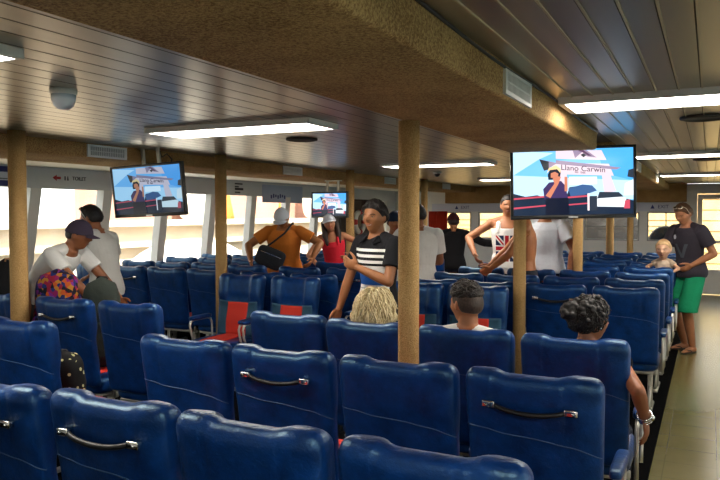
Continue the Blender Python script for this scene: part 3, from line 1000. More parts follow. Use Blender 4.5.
    def child_obj(self, name, mb, mat, voxel=None, smooth=2):
        me = evaluate_remesh(mb, name, voxel or self.voxel, smooth, .5) if voxel != 0 else mb.mesh(name)
        return link(name, me, mat, self.o)
    def face(self, brow='17110c', iris='2a1a10', lip=None, smile=False):
        b = MB(); i_ = MB(); br = MB()
        for sg in (-1, 1):
            d = V(sg*.36, .92, .095).normalized(); r = head_r(d, self.child)*self.hs
            c = self.HM @ (d*(r - .0080*self.hs))
            b.ell(c, .0135*self.hs, .012*self.hs, .0075*self.hs, self.hrot, 12, 8)
            i_.ell(self.HM @ (d*(r + .0005*self.hs) + V(0, 0, -.001)), .0068*self.hs, .0052*self.hs, .0066*self.hs, self.hrot, 10, 6)
            pts = []
            for t in range(7):
                u = t/6; d2 = V(sg*(.18 + .42*u), .92 - .15*u, .25 + .05*math.sin(PI*u) - .03*u).normalized()
                pts.append(self.HM @ (d2*(head_r(d2, self.child) + .0015)*self.hs))
            br.tube(pts, [.0032*self.hs if 0 < t < 6 else .0015 for t in range(7)], 6)
        self.child_obj('eyes', b, M('eye_white', 'd9d2c8', .25), 0)
        self.child_obj('iris', i_, M('iris_' + iris, iris, .2), 0)
        self.child_obj('eyebrows', br, M('brow_' + brow, brow, .8), 0)
        l = MB()
        for zz, th in ((-.485, .0040), (-.585, .0046)):
            pts = []
            for t in range(9):
                u = -1 + t/4; d2 = V(.30*u, .85, zz + (.05*u*u if smile else .0)).normalized()
                pts.append(self.HM @ (d2*(head_r(d2, self.child) + .0005)*self.hs))
            l.tube(pts, [th*self.hs*(1 - .75*abs(-1 + t/4)**2) for t in range(9)], 6)
        self.child_obj('lips', l, M('lip_' + (lip or '8a4a3c'), lip or '8a4a3c', .4), 0)
        if smile:
            t_ = MB(); pts = []
            for t in range(9):
                u = -1 + t/4; d2 = V(.23*u, .85, -.535 + .04*u*u).normalized()
                pts.append(self.HM @ (d2*(head_r(d2, self.child) + .001)*self.hs))
            t_.tube(pts, [.0042*self.hs*(1 - .6*abs(-1 + t/4)**2) for t in range(9)], 6)
            self.child_obj('teeth', t_, M('teeth', 'e8e2d6', .25), 0)
    def hair(self, col, mask, off=.014, rough=.004, col2=None, freq=40, name='hair'):
        seed = random.random()*50
        def fn(d):
            r = head_r(d, self.child, self.fem); m = mask(d)
            nz = mnoise.noise(d*freq*.25 + V(seed, 0, 0))*rough + mnoise.noise(d*freq*.7 + V(0, seed, 0))*rough*.6
            if abs(d.x) < .2 and d.y > .5: nz *= .7
            return r + (off + nz)*sstep(-.02, .55, m)**.8 + .003*sstep(-.02, .05, m) - .02*(1 - sstep(-.10, .0, m))
        b = MB(); head_grid(b, self.HM, self.hs, fn, 72, 56)
        me = b.mesh('hair')
        return link(name, me, hairmat(col, col2), self.o)
    def cap(self, col, bill=True, tilt=.12, band=None, back=False):
        def fn(d):
            m = d.z + d.y*(-tilt) - .20
            r = head_r(V(d.x, d.y, max(d.z, .2)).normalized())
            return (max(r, .098) + .016)*1.0 if m > 0 else .06
        def full(d):
            m = d.z - .14 - d.y*tilt
            base = 1/math.sqrt((d.x/.094)**2 + (d.y/.114)**2 + (d.z/.134)**2)
            return base if m > 0 else max(.02, base - .035*sstep(0, .12, -m) - .03)
        b = MB(); head_grid(b, self.HM, self.hs, full, 60, 48)
        o = link('cap', b.mesh('cap'), col, self.o)
        q = MB(); q.ell(self.HM @ (V(0, 0, .134)*self.hs), .008, .008, .005); link('cap_button', q.mesh('cap_button'), col, o)
        if bill:
            sgn = -1 if back else 1
            bb = MB(); vs = []; fs = []; n = 16
            for lay in (0, 1):
                for i in range(n + 1):
                    t = -PI/2 + PI*i/n
                    for k, rr in enumerate((0.0, 1.0)):
                        x = .083*math.sin(t); y = .075 + .020*math.cos(t) + rr*.075*math.cos(t)
                        zz = .034 + tilt*.09 - .20*(y - .075) - .9*x*x*4 - lay*.005
                        vs.append(tuple(self.HM @ (V(x, sgn*y, zz)*self.hs)))
            w = (n + 1)*2
            for lay in (0, 1):
                for i in range(n):
                    a = lay*w + i*2; fs.append((a, a+1, a+3, a+2))
            for i in range(n): 
                a = i*2 + 1; fs.append((a, a+2, a+2+w, a+w)); a = i*2; fs.append((a, a+2, a+2+w, a+w))
            bb.add(vs, fs); link('cap_bill', bb.mesh('cap_bill'), col, o)
        return o
    def shirt(self, mat, u0=-.06, sleeve=.55, off=.013, loose=.016, flare=.012, name='shirt', neck=.965, strap=False):
        s = self.s; b = MB(); k = self.build_f
        if strap:
            self.torso(b, u0, .80, off, flare)
            for sg in (-1, 1):
                b.loft([self.ring2(u, sg*x, w, d) for u, x, w, d in ((.72, .085*s, .06*s, .122*s), (.84, .088*s, .042*s, .112*s), (.92, .092*s, .032*s, .092*s), (.955, .094*s, .022*s, .045*s))])
        else:
            self.torso(b, u0, neck, off, flare)
            for sg in (-1, 1):
                sh = self.sh[sg]; el, wr = self.arm[sg]
                b.ell(sh, (.054*k + .010)*s, (.052*k + .010)*s, (.054*k + .010)*s); b.capsule(self.P(.975, sg*.052*s, -.015*s), sh + self.trot @ V(-sg*.01, 0, .006)*s, .045*s + .008, .044*s + .010)
                b.capsule(self.P(.84, sg*.085*s, 0), sh, .066*s, .058*s)
                if sleeve > 0:
                    L1 = .285; 
                    def pt(q): return sh.lerp(el, q) if q <= 1 else el.lerp(wr, q - 1)
                    n = 8; pts = [pt(sleeve*i/n) for i in range(n + 1)]
                    rr = [((.048 - .006*min(1, sleeve*i/n))*k + .010 + loose*(.4 + .45*i/n if sleeve <= 1 else .4))*s for i in range(n + 1)]
                    b.tube(pts, rr, 18)
        o = self.child_obj(name, b, mat)
        return o
    def ring2(self, u, x, w, d, n=16):
        return [self.P(u, x + w*math.cos(2*PI*j/n), d*math.sin(2*PI*j/n)) for j in range(n)]
    def bottoms(self, mat, frac=2., off=.012, loose=.012, name='trousers'):
        s = self.s; b = MB(); k = self.build_f
        self.torso(b, -.17, .14, off)
        for sg in (-1, 1):
            hip, kn, an = self.leg[sg]
            def pt(q): return hip.lerp(kn, q) if q <= 1 else kn.lerp(an, q - 1)
            n = 12; pts = [pt(frac*i/n) for i in range(n + 1)]
            rr = [(.085 - .022*min(1, frac*i/n) - .018*max(0, frac*i/n - 1))*s*k + off + loose*i/n for i in range(n + 1)]
            b.tube(pts, rr, 20); b.ell(hip, .09*s*k + off, .09*s*k + off, .09*s*k)
        return self.child_obj(name, b, mat)
    def shoes(self, mat, sandal=False):
        b = MB(); s = self.s
        for sg in (-1, 1):
            an = self.leg[sg][2]; fwd = Vector((sg*.15, 1, 0)).normalized(); side = Vector((fwd.y, -fwd.x, 0))
            rings = []
            for zz in (.0, .016):
                ring = []
                for j in range(20):
                    t = 2*PI*j/20; p = an + fwd*(.065*s + .135*s*math.sin(t)) + side*(.046*s*math.cos(t))
                    ring.append((p.x, p.y, zz + .002 - self.loc[2]*0))
                rings.append(ring)
            b.loft(rings)
            if sandal:
                for sd in (-1, 1):
                    b.tube([an + fwd*.14*s + V(0, 0, -.04*s), an + fwd*.09*s + side*sd*.04*s + V(0, 0, -.045*s), an + fwd*.05*s + side*sd*.043*s + V(0, 0, -.07*s)], .006, 6)
            else:
                b.ell(an + fwd*.06*s + V(0, 0, -.045*s), .052*s, .14*s, .042*s, Matrix((side, fwd, V(0, 0, 1))).transposed())
        return self.child_obj('sandals' if sandal else 'shoes', b, mat, 0)
    def W(self, p):
        return Matrix.Translation(self.loc) @ Matrix.Rotation(self.rz, 4, 'Z') @ Vector(p)

def hairmat(c, c2=None):
    nm = 'hair_%s_%s' % (c, c2)
    if nm in MATS: return MATS[nm]
    k = NT(nm); k.set(.55, 0, .4)
    vec, x, y, z = k.coords()
    mp = k.n('ShaderNodeMapping'); k.l(vec, mp.inputs[0]); mp.inputs['Scale'].default_value = (1, 1, .25)
    f = k.noise(mp.outputs[0], 170, 3, .7); f2 = k.noise(vec, 22, 2)
    a = lin(c); b2 = lin(c2) if c2 else tuple(min(1, v*2.2 + .004) for v in a[:3]) + (1,)
    mixf = k.math('MULTIPLY_ADD', k.math('ADD', k.math('MULTIPLY', f, .7), k.math('MULTIPLY', f2, .3)), 2.6, -.8)
    cl = k.n('ShaderNodeClamp'); k.l(mixf, cl.inputs[0])
    k.color(k.mix(cl.outputs[0], a, b2)); k.bump(f, .6, .004)
    MATS[nm] = k.m
    return k.m
def cloth(name, c, rough=.85, pat=None):
    if name in MATS: return MATS[name]
    k = NT(name); k.set(rough, 0, .25)
    vec, x, y, z = k.coords()
    f = k.noise(vec, 9, 4); w = k.noise(vec, 420, 2)
    base = lin(c)
    col = k.mix(f, tuple(v*.92 for v in base[:3]) + (1,), tuple(min(1, v*1.06) for v in base[:3]) + (1,))
    if pat: col = pat(k, vec, x, y, z, col)
    k.color(col)
    h = k.math('ADD', k.math('MULTIPLY', f, 1.), k.math('MULTIPLY', w, .04))
    k.bump(h, .5, .03)
    MATS[name] = k.m
    return k.m
# hair masks: d is a direction on the head
def m_short(d): return d.z - (.42 if d.y > .35 else .42 - 1.0*(.35 - d.y)) if d.y > -.25 else d.z + .42
def under_cap(f): return lambda d: min(f(d), .20 - d.z)
def m_short2(d): # soft hairline
    line = .66*sstep(.1, .72, d.y) - .05*(1 - sstep(.1, .6, d.y)) - .42*sstep(-.05, -.45, d.y) if d.y > -.6 else -.47
    ear = .25*g(abs(d.x) - .95, .25)*g(d.y + .08, .3)
    return d.z - line - ear
def m_low(d):
    line = .62*sstep(.15, .72, d.y) - .35*(1 - sstep(.15, .6, d.y)) - .45*sstep(0, -.5, d.y)
    return d.z - line

def strands(p, n, pol, off, r, mask, c, c2=None, wav=.15, curl=0., name='hair_strands', seed=1, sag=0.):
    """many thin locks lying over the skull from the crown outwards"""
    rr = random.Random(seed); b = MB()
    for i in range(n):
        az = rr.uniform(0, 2*PI); a0 = rr.uniform(.02, pol*.75); a1 = min(pol*1.05, a0 + rr.uniform(.25, .6)*pol)
        o0 = off*rr.uniform(.75, 1.25); ph = rr.uniform(0, 6); pts = []; ok = True
        for k in range(9):
            t = k/8; a = a0 + (a1 - a0)*t; z = az + wav*math.sin(ph + t*2.5)*(.4 + t)
            d = V(math.sin(a)*math.sin(z), -.12 + math.sin(a)*math.cos(z), math.cos(a)).normalized()
            if mask(d) < 0: break
            q = d*(head_r(d, p.child, p.fem) + o0*(.6 + .4*math.sin(PI*min(1, t*1.1)))) 
            if curl: q = q + V(math.sin(ph + k*2.1), math.cos(ph + k*2.1), math.sin(ph*2 + k*1.7))*curl
            if sag and d.z < 0: q = q + V(d.x, d.y, 0)*.01 - V(0, 0, sag*t)
            pts.append(p.HM @ (q*p.hs))
        if len(pts) > 3: b.tube(pts, [r*(.55 + .45*math.sin(PI*(.12 + .8*k/(len(pts) - 1)))) for k in range(len(pts))], 5)
    return link(name, b.mesh(name), hairmat(c, c2), p.o)
TEE_W = cloth('white_tee', 'dcdcd8')
# man bending over the bag at the left
p = Person('person in white T-shirt and dark cap bending over a colourful bag', -4.98, 4.06, R(-80), 1.72, skin='8a5535', lean=48, head=(18, 14, 0),
           arms={-1: ((-.20, .62, .90), (-1, -.3, -.3)), 1: ((.14, .66, .90), (1, -.4, -.4))}, curl=1.0).make()
p.shirt(TEE_W, -.10, .62); p.bottoms(cloth('grey_trousers', '4a4d52')); p.shoes(M('shoe_black', '141414'))
p.face(); p.hair('0d0a08', m_short2, .008); p.cap(cloth('cap_plum', '3a3242'), True, .05)
# man behind with sunglasses on his head
p = Person('person in pale grey T-shirt with sunglasses pushed up on dark hair', -4.95, 4.74, R(98), 1.73, skin='8a5535', lean=14, head=(8, 12, 0),
           arms={-1: ((-.16, .40, .98), (-1, -.4, -.6)), 1: ((.20, .34, 1.02), (1, -.8, -.4))}).make()
p.shirt(cloth('pale_grey_tee', 'c9c8c2'), -.10, .60); p.bottoms(cloth('navy_trousers', '23283a')); p.shoes(M('shoe_black', '141414')); p.face(); p.hair('0b0908', m_short2, .016)
def glasses(p, z, y, pitch, lens='101014', frame='c8c4bc', arms_back=-.02):
    b = MB(); l = MB(); m = p.HM @ Matrix.Translation(V(0, y, z)*p.hs) @ Matrix.Rotation(R(pitch), 4, 'X') 
    for sg in (-1, 1):
        pts = [m @ (V(sg*.033 + .027*math.cos(t), 0, .020*math.sin(t))*p.hs) for t in [2*PI*i/16 for i in range(17)]]
        b.tube(pts, .0028, 6, 0, False)
        l.ell(m @ (V(sg*.033, 0, 0)*p.hs), .026*p.hs, .003, .019*p.hs, (m.to_3x3()), 14, 6)
        b.tube([m @ (V(sg*.060, 0, .008)*p.hs), m @ (V(sg*.088, -.03, .006)*p.hs), m @ (V(sg*.088, -.12, -.004)*p.hs)], .003, 6)
    b.tube([m @ (V(-.008, 0, .004)*p.hs), m @ (V(.008, 0, .004)*p.hs)], .003, 6)
    o = link('sunglasses', b.mesh('sunglasses'), M('glasses_frame_' + frame, frame, .3), p.o)
    link('lenses', l.mesh('lenses'), M('lens_dark', lens, .1), o)
glasses(p, .112, .058, 60)
# man in orange with a sling bag
p = Person('person in orange T-shirt and white cap with a dark sling bag', -4.66, 7.32, R(205), 1.75, skin='9a6238', lean=16, head=(-8, 32, 0), build=1.16,
           arms={-1: ((-.36, .30, 1.08), (-1, -.3, .0)), 1: ((.36, .34, 1.05), (1, -.3, 0))}).make()
p.shirt(cloth('orange_tee', 'd07a2c'), -.10, .60, loose=.014); p.bottoms(cloth('khaki_shorts', '6a6048'), 1.0); p.shoes(M('shoe_black', '141414')); p.face(); p.hair('0d0a08', m_short2, .006); p.cap(cloth('cap_white', 'c9cfd8'), True, .1)
b = MB(); b.add(*rounded(.17, .06, .12, (0, 0, 0)))
sb = link('sling_bag', b.mesh('sling_bag'), cloth('sling_grey', '2b2e33'), None, p.W((.14, .27, 1.09))); sb.rotation_euler = (0, R(-22), p.rz)
tag(sb, 'dark grey sling bag worn across an orange T-shirt', 'bag')
t = MB(); im = sb.matrix_basis.inverted()
pts = [p.W(q) for q in ((.24, .24, 1.18), (.10, .265, 1.28), (-.03, .265, 1.38), (-.10, .21, 1.475), (-.115, .12, 1.50), (-.09, -.04, 1.46), (.02, -.09, 1.36), (.18, -.04, 1.22), (.29, .10, 1.12), (.27, .22, 1.08))]
t.tube([im @ q for q in pts], .012, 8); t.build('bag_strap', M('strap_black', '15161a', .7), sb)
z_ = MB(); z_.box(-.13, .13, -.063, -.055, .04, .048); z_.box(-.13, .13, .055, .063, .04, .048); z_.build('zipper', CHROME, sb)
# woman in the red top
p = Person('person in bright red sleeveless top, white cap and long dark hair', -4.40, 8.13, R(200), 1.63, skin='b57d5a', fem=True, lean=10, slean=6, head=(8, 2, 12), build=.95,
           arms={1: ((.18, .28, .95), (1, -.2, -.4)), -1: ((-.22, .20, 1.10), (-1, -.4, .1))}).make()
p.shirt(cloth('red_top', 'd6283a'), -.10, strap=True); p.bottoms(cloth('denim_shorts', '3a4a66'), .8); p.shoes(M('shoe_black', '141414')); p.face(lip='a83a3a', smile=True)
p.hair('1a0f0b', under_cap(m_low), .018); p.cap(cloth('cap_white', 'c9cfd8'), True, .22)
b = MB()
for sg in (-1, 1):
    b.capsule(p.HM @ V(sg*.075, -.03, .02), p.HM @ V(sg*.088, .015, -.14), .036, .040); b.capsule(p.HM @ V(sg*.088, .015, -.14), p.HM @ V(sg*.082, .05, -.26), .040, .020)
b.capsule(p.HM @ V(0, -.08, 0), p.HM @ V(0, -.10, -.24), .07, .05)
p.child_obj('long_hair', b, hairmat('1a0f0b'), .008, 3)
# smiling man in the striped polo shirt
def polo(k, vec, x, y, z, base):
    k.set(.8, 0, .25)
    front = k.math('MULTIPLY', k.math('LESS_THAN', k.math('ABSOLUTE', x), .168), k.math('GREATER_THAN', y, .03))
    white = lin('e2e2de'); dark = lin('15161a'); blue = lin('1f5cae')
    def band(z0, z1): return k.math('MULTIPLY', k.math('GREATER_THAN', z, z0), k.math('LESS_THAN', z, z1))
    body = k.math('LESS_THAN', z, 1.355)
    c = k.mix(body, dark, white)
    for z0, z1 in ((1.312, 1.334), (1.268, 1.290), (1.228, 1.246)): c = k.mix(band(z0, z1), c, dark)
    c = k.mix(band(1.085, 1.175), c, blue)
    thin = k.math('MULTIPLY', k.math('LESS_THAN', k.math('FRACT', k.math('DIVIDE', z, .048)), .2), k.math('LESS_THAN', z, 1.06))
    c = k.mix(thin, c, lin('6f747c'))
    return k.mix(front, dark, c)
p = Person('person smiling in black and white striped polo shirt with blue band', -2.24, 4.83, R(158), 1.73, skin='94603c', lean=2, head=(14, 0, 0), build=.97,
           arms={1: ((.33, .12, .86), (1, -.6, 0)), -1: ((-.02, .23, 1.22), (-1, -.4, -.8))}, curl=.9, voxel=.0055).make()
p.shirt(cloth('striped_polo', '15161a', .8, polo), -.12, .62, flare=.022); p.bottoms(cloth('dark_jeans', '1d2230')); p.shoes(M('shoe_black', '141414')); p.face(smile=True); p.hair('0d0a09', m_short2, .022, .004); strands(p, 260, 1.75, .020, .0045, m_short2, '0d0a09', '2a221e')
b = MB()
for sg in (-1, 1):
    vs = [p.P(.985, sg*.070, -.02), p.P(1.01, sg*.062, .045), p.P(.955, sg*.03, .105), p.P(.90, sg*.075, .118), p.P(.925, sg*.10, .06)]
    b.add([v for v in vs] + [v + V(0, .006, .006) for v in vs], [(0, 1, 2, 3, 4), (9, 8, 7, 6, 5), (0, 5, 6, 1), (1, 6, 7, 2), (2, 7, 8, 3), (3, 8, 9, 4), (4, 9, 5, 0)], 0, False)
link('collar', b.mesh('collar'), cloth('polo_collar', '15161a'), p.o)
b = MB(); b.add(*[[p.P(.955, -.026, .108), p.P(.955, .026, .108), p.P(.845, .004, .140), p.P(.985, 0, .075)], [(0, 1, 2), (0, 3, 1)]], 0, False)
# man in the white shirt with his back turned, behind the nearest post
p = Person('person in loose white shirt seen from behind, beside the nearest post', -2.66, 6.72, R(30), 1.74, skin='8f5a38', lean=4, head=(55, 6, 0), build=1.08,
           arms={-1: ((-.10, .36, 1.10), (-1, .2, -.4)), 1: ((.02, .24, 1.12), (1, -.75, .1))}).make()
p.shirt(cloth('white_speckled_shirt', 'd8d4cc'), -.22, .66, loose=.02, flare=.03); p.bottoms(cloth('dark_jeans', '1d2230')); p.shoes(M('shoe_black', '141414')); p.face(); p.hair('0d0a09', m_short2, .014)
b = MB(); 
for t in range(9):
    d = V(-.85 + 1.7*t/8, .62 - .25*abs(-1 + t/4), -.62).normalized(); b.ell(p.HM @ (d*head_r(d)*.98), .02, .018, .026)
p.child_obj('beard', b, hairmat('0d0a09'), .005, 2)
# navy cap further behind
p = Person('person in navy cap mostly hidden behind the nearest post', -3.12, 7.15, R(190), 1.66, skin='8f5a38', head=(20, 10, 0)).make()
p.shirt(TEE_W, -.06, .6); p.bottoms(cloth('dark_jeans', '1d2230')); p.shoes(M('shoe_black', '141414')); p.face(); p.cap(cloth('cap_navy', '16263f'), True, .15, back=True); p.hair('0b0a0c', under_cap(m_low), .016)
# person in black seen from behind, arm out
p = Person('person in long sleeved black top from behind, arm stretched right', -3.28, 9.62, R(18), 1.64, skin='9a6238', head=(10, 10, 0), lean=6,
           arms={1: ((.62, .12, 1.18), (0, -1, -.5)), -1: ((-.30, .16, 1.0), (-1, -.4, -.2))}).make()
p.shirt(cloth('black_top', '141316'), -.10, 1.75, loose=.008, name='top'); p.bottoms(cloth('dark_jeans', '1d2230')); p.shoes(M('shoe_black', '141414')); p.face(); p.hair('1c0d0b', under_cap(m_low), .014); p.cap(cloth('cap_maroon', '3c1418'), False, .0)
# man in the flag vest
def flag(k, vec, x, y, z, base):
    A = k.math('MULTIPLY', k.math('LESS_THAN', k.math('ABSOLUTE', x), .13), k.math('MULTIPLY', k.math('GREATER_THAN', y, .02), k.math('MULTIPLY', k.math('GREATER_THAN', z, 1.06), k.math('LESS_THAN', z, 1.36))))
    zc = k.math('SUBTRACT', z, 1.21)
    ax = k.math('ABSOLUTE', x); az = k.math('ABSOLUTE', zc)
    diag = k.math('ABSOLUTE', k.math('SUBTRACT', k.math('MULTIPLY', ax, 1.15), az))
    white = lin('e6e4e0'); red = lin('b51c2a'); blue = lin('1c2a4c')
    c = k.mix(k.math('LESS_THAN', diag, .036), blue, white)
    c = k.mix(k.math('LESS_THAN', diag, .014), c, red)
    m = k.math('MINIMUM', ax, az)
    c = k.mix(k.math('LESS_THAN', m, .036), c, white)
    c = k.mix(k.math('LESS_THAN', m, .022), c, red)
    return k.mix(A, white, c)
p = Person('person in white vest with red and blue flag print', -2.12, 8.17, R(190), 1.86, skin='a06a48', head=(8, 2, 0), build=1.03,
           arms={1: ((.36, .20, 1.14), (1, -.4, 0)), -1: ((-.27, .15, .95), (-1, -.4, 0))}).make()
p.shirt(cloth('flag_vest', 'e6e4e0', .85, flag), -.12, strap=True); p.bottoms(cloth('dark_shorts', '23262e'), 1.0); p.shoes(M('shoe_black', '141414')); p.face(); p.hair('15100d', m_short2, .010)
# bare-chested man leaning on a seat
p = Person('tanned bare shouldered person leaning on a seat behind the second post', -1.73, 7.36, R(104), 1.80, skin='a8683a', head=(0, -4, 0), lean=0,
           arms={-1: ((-.16, .34, 1.05), (-1, -.3, -.2)), 1: ((.10, .36, 1.06), (1, -.3, .1))}).make()
p.bottoms(cloth('dark_shorts', '23262e'), 1.0); p.shoes(M('shoe_black', '141414')); p.face(); p.hair('15100d', m_short2, .012)
# person in white T-shirt under the television
p = Person('person in white T-shirt below the large television holding a straw hat', -1.67, 8.17, R(165), 1.84, skin='8f5a38', head=(0, 0, 0), lean=2, build=1.12,
           arms={1: ((.16, .32, 1.14), (1, -.2, -.4)), -1: ((-.32, .10, .95), (-1, -.3, 0))}).make()
p.shirt(cloth('white_tee_blue', 'ccd2da'), -.06, .62, loose=.03); p.bottoms(cloth('dark_jeans', '1d2230')); p.shoes(M('shoe_black', '141414')); p.face(); p.hair('15100d', m_short2, .012)
h = MB(); h.lathe([(.001, .075), (.05, .07), (.072, .045), (.080, .0), (.13, -.012), (.132, -.018), (.08, -.01), (.07, 0), (.001, .05)], n=28)
ho = h.build('straw_hat', M('straw', 'a88338', .8, bump=.5, bscale=120), None, p.W((.10, .44, 1.16))); ho.scale = (.6, .6, .6); ho.rotation_euler = (R(55), R(10), p.rz); tag(ho, 'yellow straw hat held by person in white T-shirt', 'hat')
# man in green shorts and the child
p11 = Person('person in grey T-shirt and green shorts standing in the tiled aisle', -.20, 9.12, R(140), 1.77, skin='ad7350', head=(6, 22, 0), lean=8, build=1.04,
           arms={1: ((.20, .30, .92), (1, -.5, -.1)), -1: ((-.13, .12, 1.02), (-1, -1, -.1))}, feet={-1: ((-.10, .06, .085), (-.1, 1, 0)), 1: ((.10, -.04, .085), (.1, 1, 0))}).make()
def logo(k, vec, x, y, z, base):
    fr = k.math('GREATER_THAN', y, 0.)
    d = k.math('ADD', k.math('POWER', k.math('SUBTRACT', x, .09), 2.), k.math('POWER', k.math('SUBTRACT', z, 1.34), 2.))
    c = k.mix(k.math('MULTIPLY', fr, k.math('LESS_THAN', d, .0007)), base, lin('b9bcc4'))
    vv = k.math('ABSOLUTE', k.math('SUBTRACT', k.math('ABSOLUTE', x), k.math('MULTIPLY', k.math('SUBTRACT', z, 1.10), .45)))
    A = k.math('MULTIPLY', fr, k.math('MULTIPLY', k.math('GREATER_THAN', z, 1.10), k.math('LESS_THAN', z, 1.26)))
    return k.mix(k.math('MULTIPLY', A, k.math('LESS_THAN', vv, .02)), c, lin('4a5058'))
p = p11
p.shirt(cloth('grey_tee', '332f38', .85, logo), -.12, .66, loose=.026, flare=.025); p.bottoms(cloth('green_shorts', '12885c'), 1.05, loose=.035, name='shorts'); p.shoes(M('sandal_dark', '2a1a12'), True); p.face(brow='5a3a22'); p.hair('3a2415', m_short2, .020, .005, '5e3f25')
glasses(p, .112, .058, 60, '0c0c10', 'd8c8b0')
p = Person('blond toddler peeking over a seat back, held by person in green shorts', -.455, 8.60, R(160), .77, .455, skin='c89a7c', child=True, head=(10, 6, 0), build=1.12, voxel=.005,
           arms={-1: ((-.12, .12, .50), (-1, -.2, -.2)), 1: ((.10, .12, .52), (1, -.2, -.2))}).make()
p.shirt(cloth('toddler_top', 'b8a490'), -.1, .5); p.bottoms(cloth('toddler_shorts', '6a7688'), .9); p.face(brow='9a7648', iris='3a4a5a'); p.hair('a8845a', m_short2, .010, .003, 'd0ae80')

# seated people: feet forward, hands on the lap or rest
def sitter(label, x, y, H, skin, head, hz=.52, arms=None, lean=-6, fem=False, rz=0.):
    s = H/1.7
    return Person(label, x, y, rz, H, 0, skin, 1., lean, 0, head, hipz=hz, fem=fem, hipy=.02, sit=True,
           feet={-1: ((-.11, .44*s + .06, .085*s), (-.1, .4, 1)), 1: ((.11, .44*s + .06, .085*s), (.1, .4, 1))},
           arms=arms or {-1: ((-.10, .36, .58), (-1, -.4, -.5)), 1: ((.10, .36, .58), (1, -.4, -.5))}, voxel=.0065)
p = sitter('blonde person seated with back turned, beside the nearest post', -1.72, 3.64, 1.40, 'b98a6a', (0, 6, 0), .50, fem=True).make()
p.shirt(cloth('sand_top', '8a7a62'), -.1, .5); p.bottoms(cloth('denim', '34425c'), 2.); p.shoes(M('shoe_black', '141414')); p.face(); p.hair('7a5c30', m_low, .045, .012, 'd8c089', 50)
strands(p, 700, 2.35, .056, .0058, m_low, 'a5854a', 'fdf0c4', .22, .0015, 'hair_strands', 3, .03)
p = sitter('dark haired person with cropped sides seated left of second post', -1.15, 3.64, 1.62, '9a6340', (58, 2, 0), .50).make()
p.shirt(TEE_W, -.1, .5); p.bottoms(cloth('dark_jeans', '1d2230')); p.shoes(M('shoe_black', '141414')); p.face(); p.hair('1c1512', m_short2, .007, .002, '4a3a2e'); p.hair('0c0a09', lambda d: d.z - .45, .016, .006, '241a14', 60, 'hair_crown'); strands(p, 260, 1.0, .022, .0042, lambda d: d.z - .42, '0c0a09', '2e241c', .6)
p = sitter('seated person with dark curly bun, bracelet arm hanging in aisle', -.545, 3.64, 1.50, '8f5a3c', (-48, 4, 0), .50, fem=True,
           arms={-1: ((-.10, .34, .58), (-1, -.4, -.5)), 1: ((.285, -.06, .64), (.35, -1, 0))})
p.handdir[1] = V(.12, -.2, -1)
p.make()
p.shirt(cloth('dark_top', '1a1c24'), -.1, .25); p.bottoms(cloth('dark_jeans', '1d2230')); p.shoes(M('shoe_black', '141414')); p.face(); p.hair('0e0b0a', m_low, .018, .008, '1c1613', 90); strands(p, 240, 2.2, .024, .004, m_low, '0e0b0a', '221a16', .4, .006)
b = MB(); rr = random.Random(5)
for i in range(46):
    d = V(rr.gauss(0, 1), rr.gauss(0, 1), rr.gauss(0, 1)).normalized()
    c = V(-.02, -.095, .035) + d*.046
    b.ell(p.HM @ c, .017, .017, .015, None, 8, 6)
b.ell(p.HM @ V(-.02, -.09, .035), .05, .05, .05)
for i in range(40):
    a = rr.uniform(-1.9, 1.9); zz = rr.uniform(-.1, 1)
    d = V(math.sin(a)*math.sqrt(1 - zz*zz), -math.cos(a)*math.sqrt(1 - zz*zz), zz)
    b.ell(p.HM @ (d*(head_r(d) + .016)), .016, .016, .014, None, 8, 6)
bo = MB(); bo.v, bo.f, bo.mi, bo.sm = b.v, b.f, b.mi, b.sm
p.child_obj('hair_bun', bo, hairmat('0e0b0a', '1c1613'), .0045, 1)
# bracelets on the hanging arm
el, wr = p.arm[1]; dd = (wr - el).normalized(); a1 = dd.cross(V(0, 1, 0)).normalized(); a2 = dd.cross(a1)
b = MB()
for off, rad in ((-.035, .036), (-.018, .034), (0.0, .033)):
    c = wr + dd*off
    b.tube([c + (a1*math.cos(t) + a2*math.sin(t))*rad*.92 for t in [2*PI*i/20 for i in range(21)]], .005, 6, 0, False)
b.ell(wr + dd*-.02 + V(.034, -.008, 0), .012, .016, .016)
br = link('bracelets', b.mesh('bracelets'), CHROME, p.o)
b = MB(); d = V(.95, .05, -.28).normalized(); b.ell(p.HM @ (d*.088), .007, .007, .009); link('earring', b.mesh('earring'), CHROME, p.o)

# ------------------------------------------------------------------ bags
def patchwork():
    k = NT('patchwork_cloth'); k.set(.8, 0, .3); vec, x, y, z = k.coords()
    vo = k.n('ShaderNodeTexVoronoi'); k.l(vec, vo.inputs['Vector']); vo.inputs['Scale'].default_value = 34
    sp = k.n('ShaderNodeSeparateColor'); k.l(vo.outputs['Color'], sp.inputs[0])
    r = k.n('ShaderNodeValToRGB'); k.l(sp.outputs[0], r.inputs[0]); r.color_ramp.interpolation = 'CONSTANT'
    cs = ['1a2a6a', '8a1a5a', 'b8541c', '15131f', '8e1c38', '22306e', 'b07a28', '241030', '7a2a8a']
    r.color_ramp.elements[0].color = lin(cs[0]); r.color_ramp.elements[1].position = .9; r.color_ramp.elements[1].color = lin(cs[-1])
    for i, c in enumerate(cs[1:-1]):
        e = r.color_ramp.elements.new((i + 1)/9); e.color = lin(c)
    k.color(r.outputs[0]); return k.m
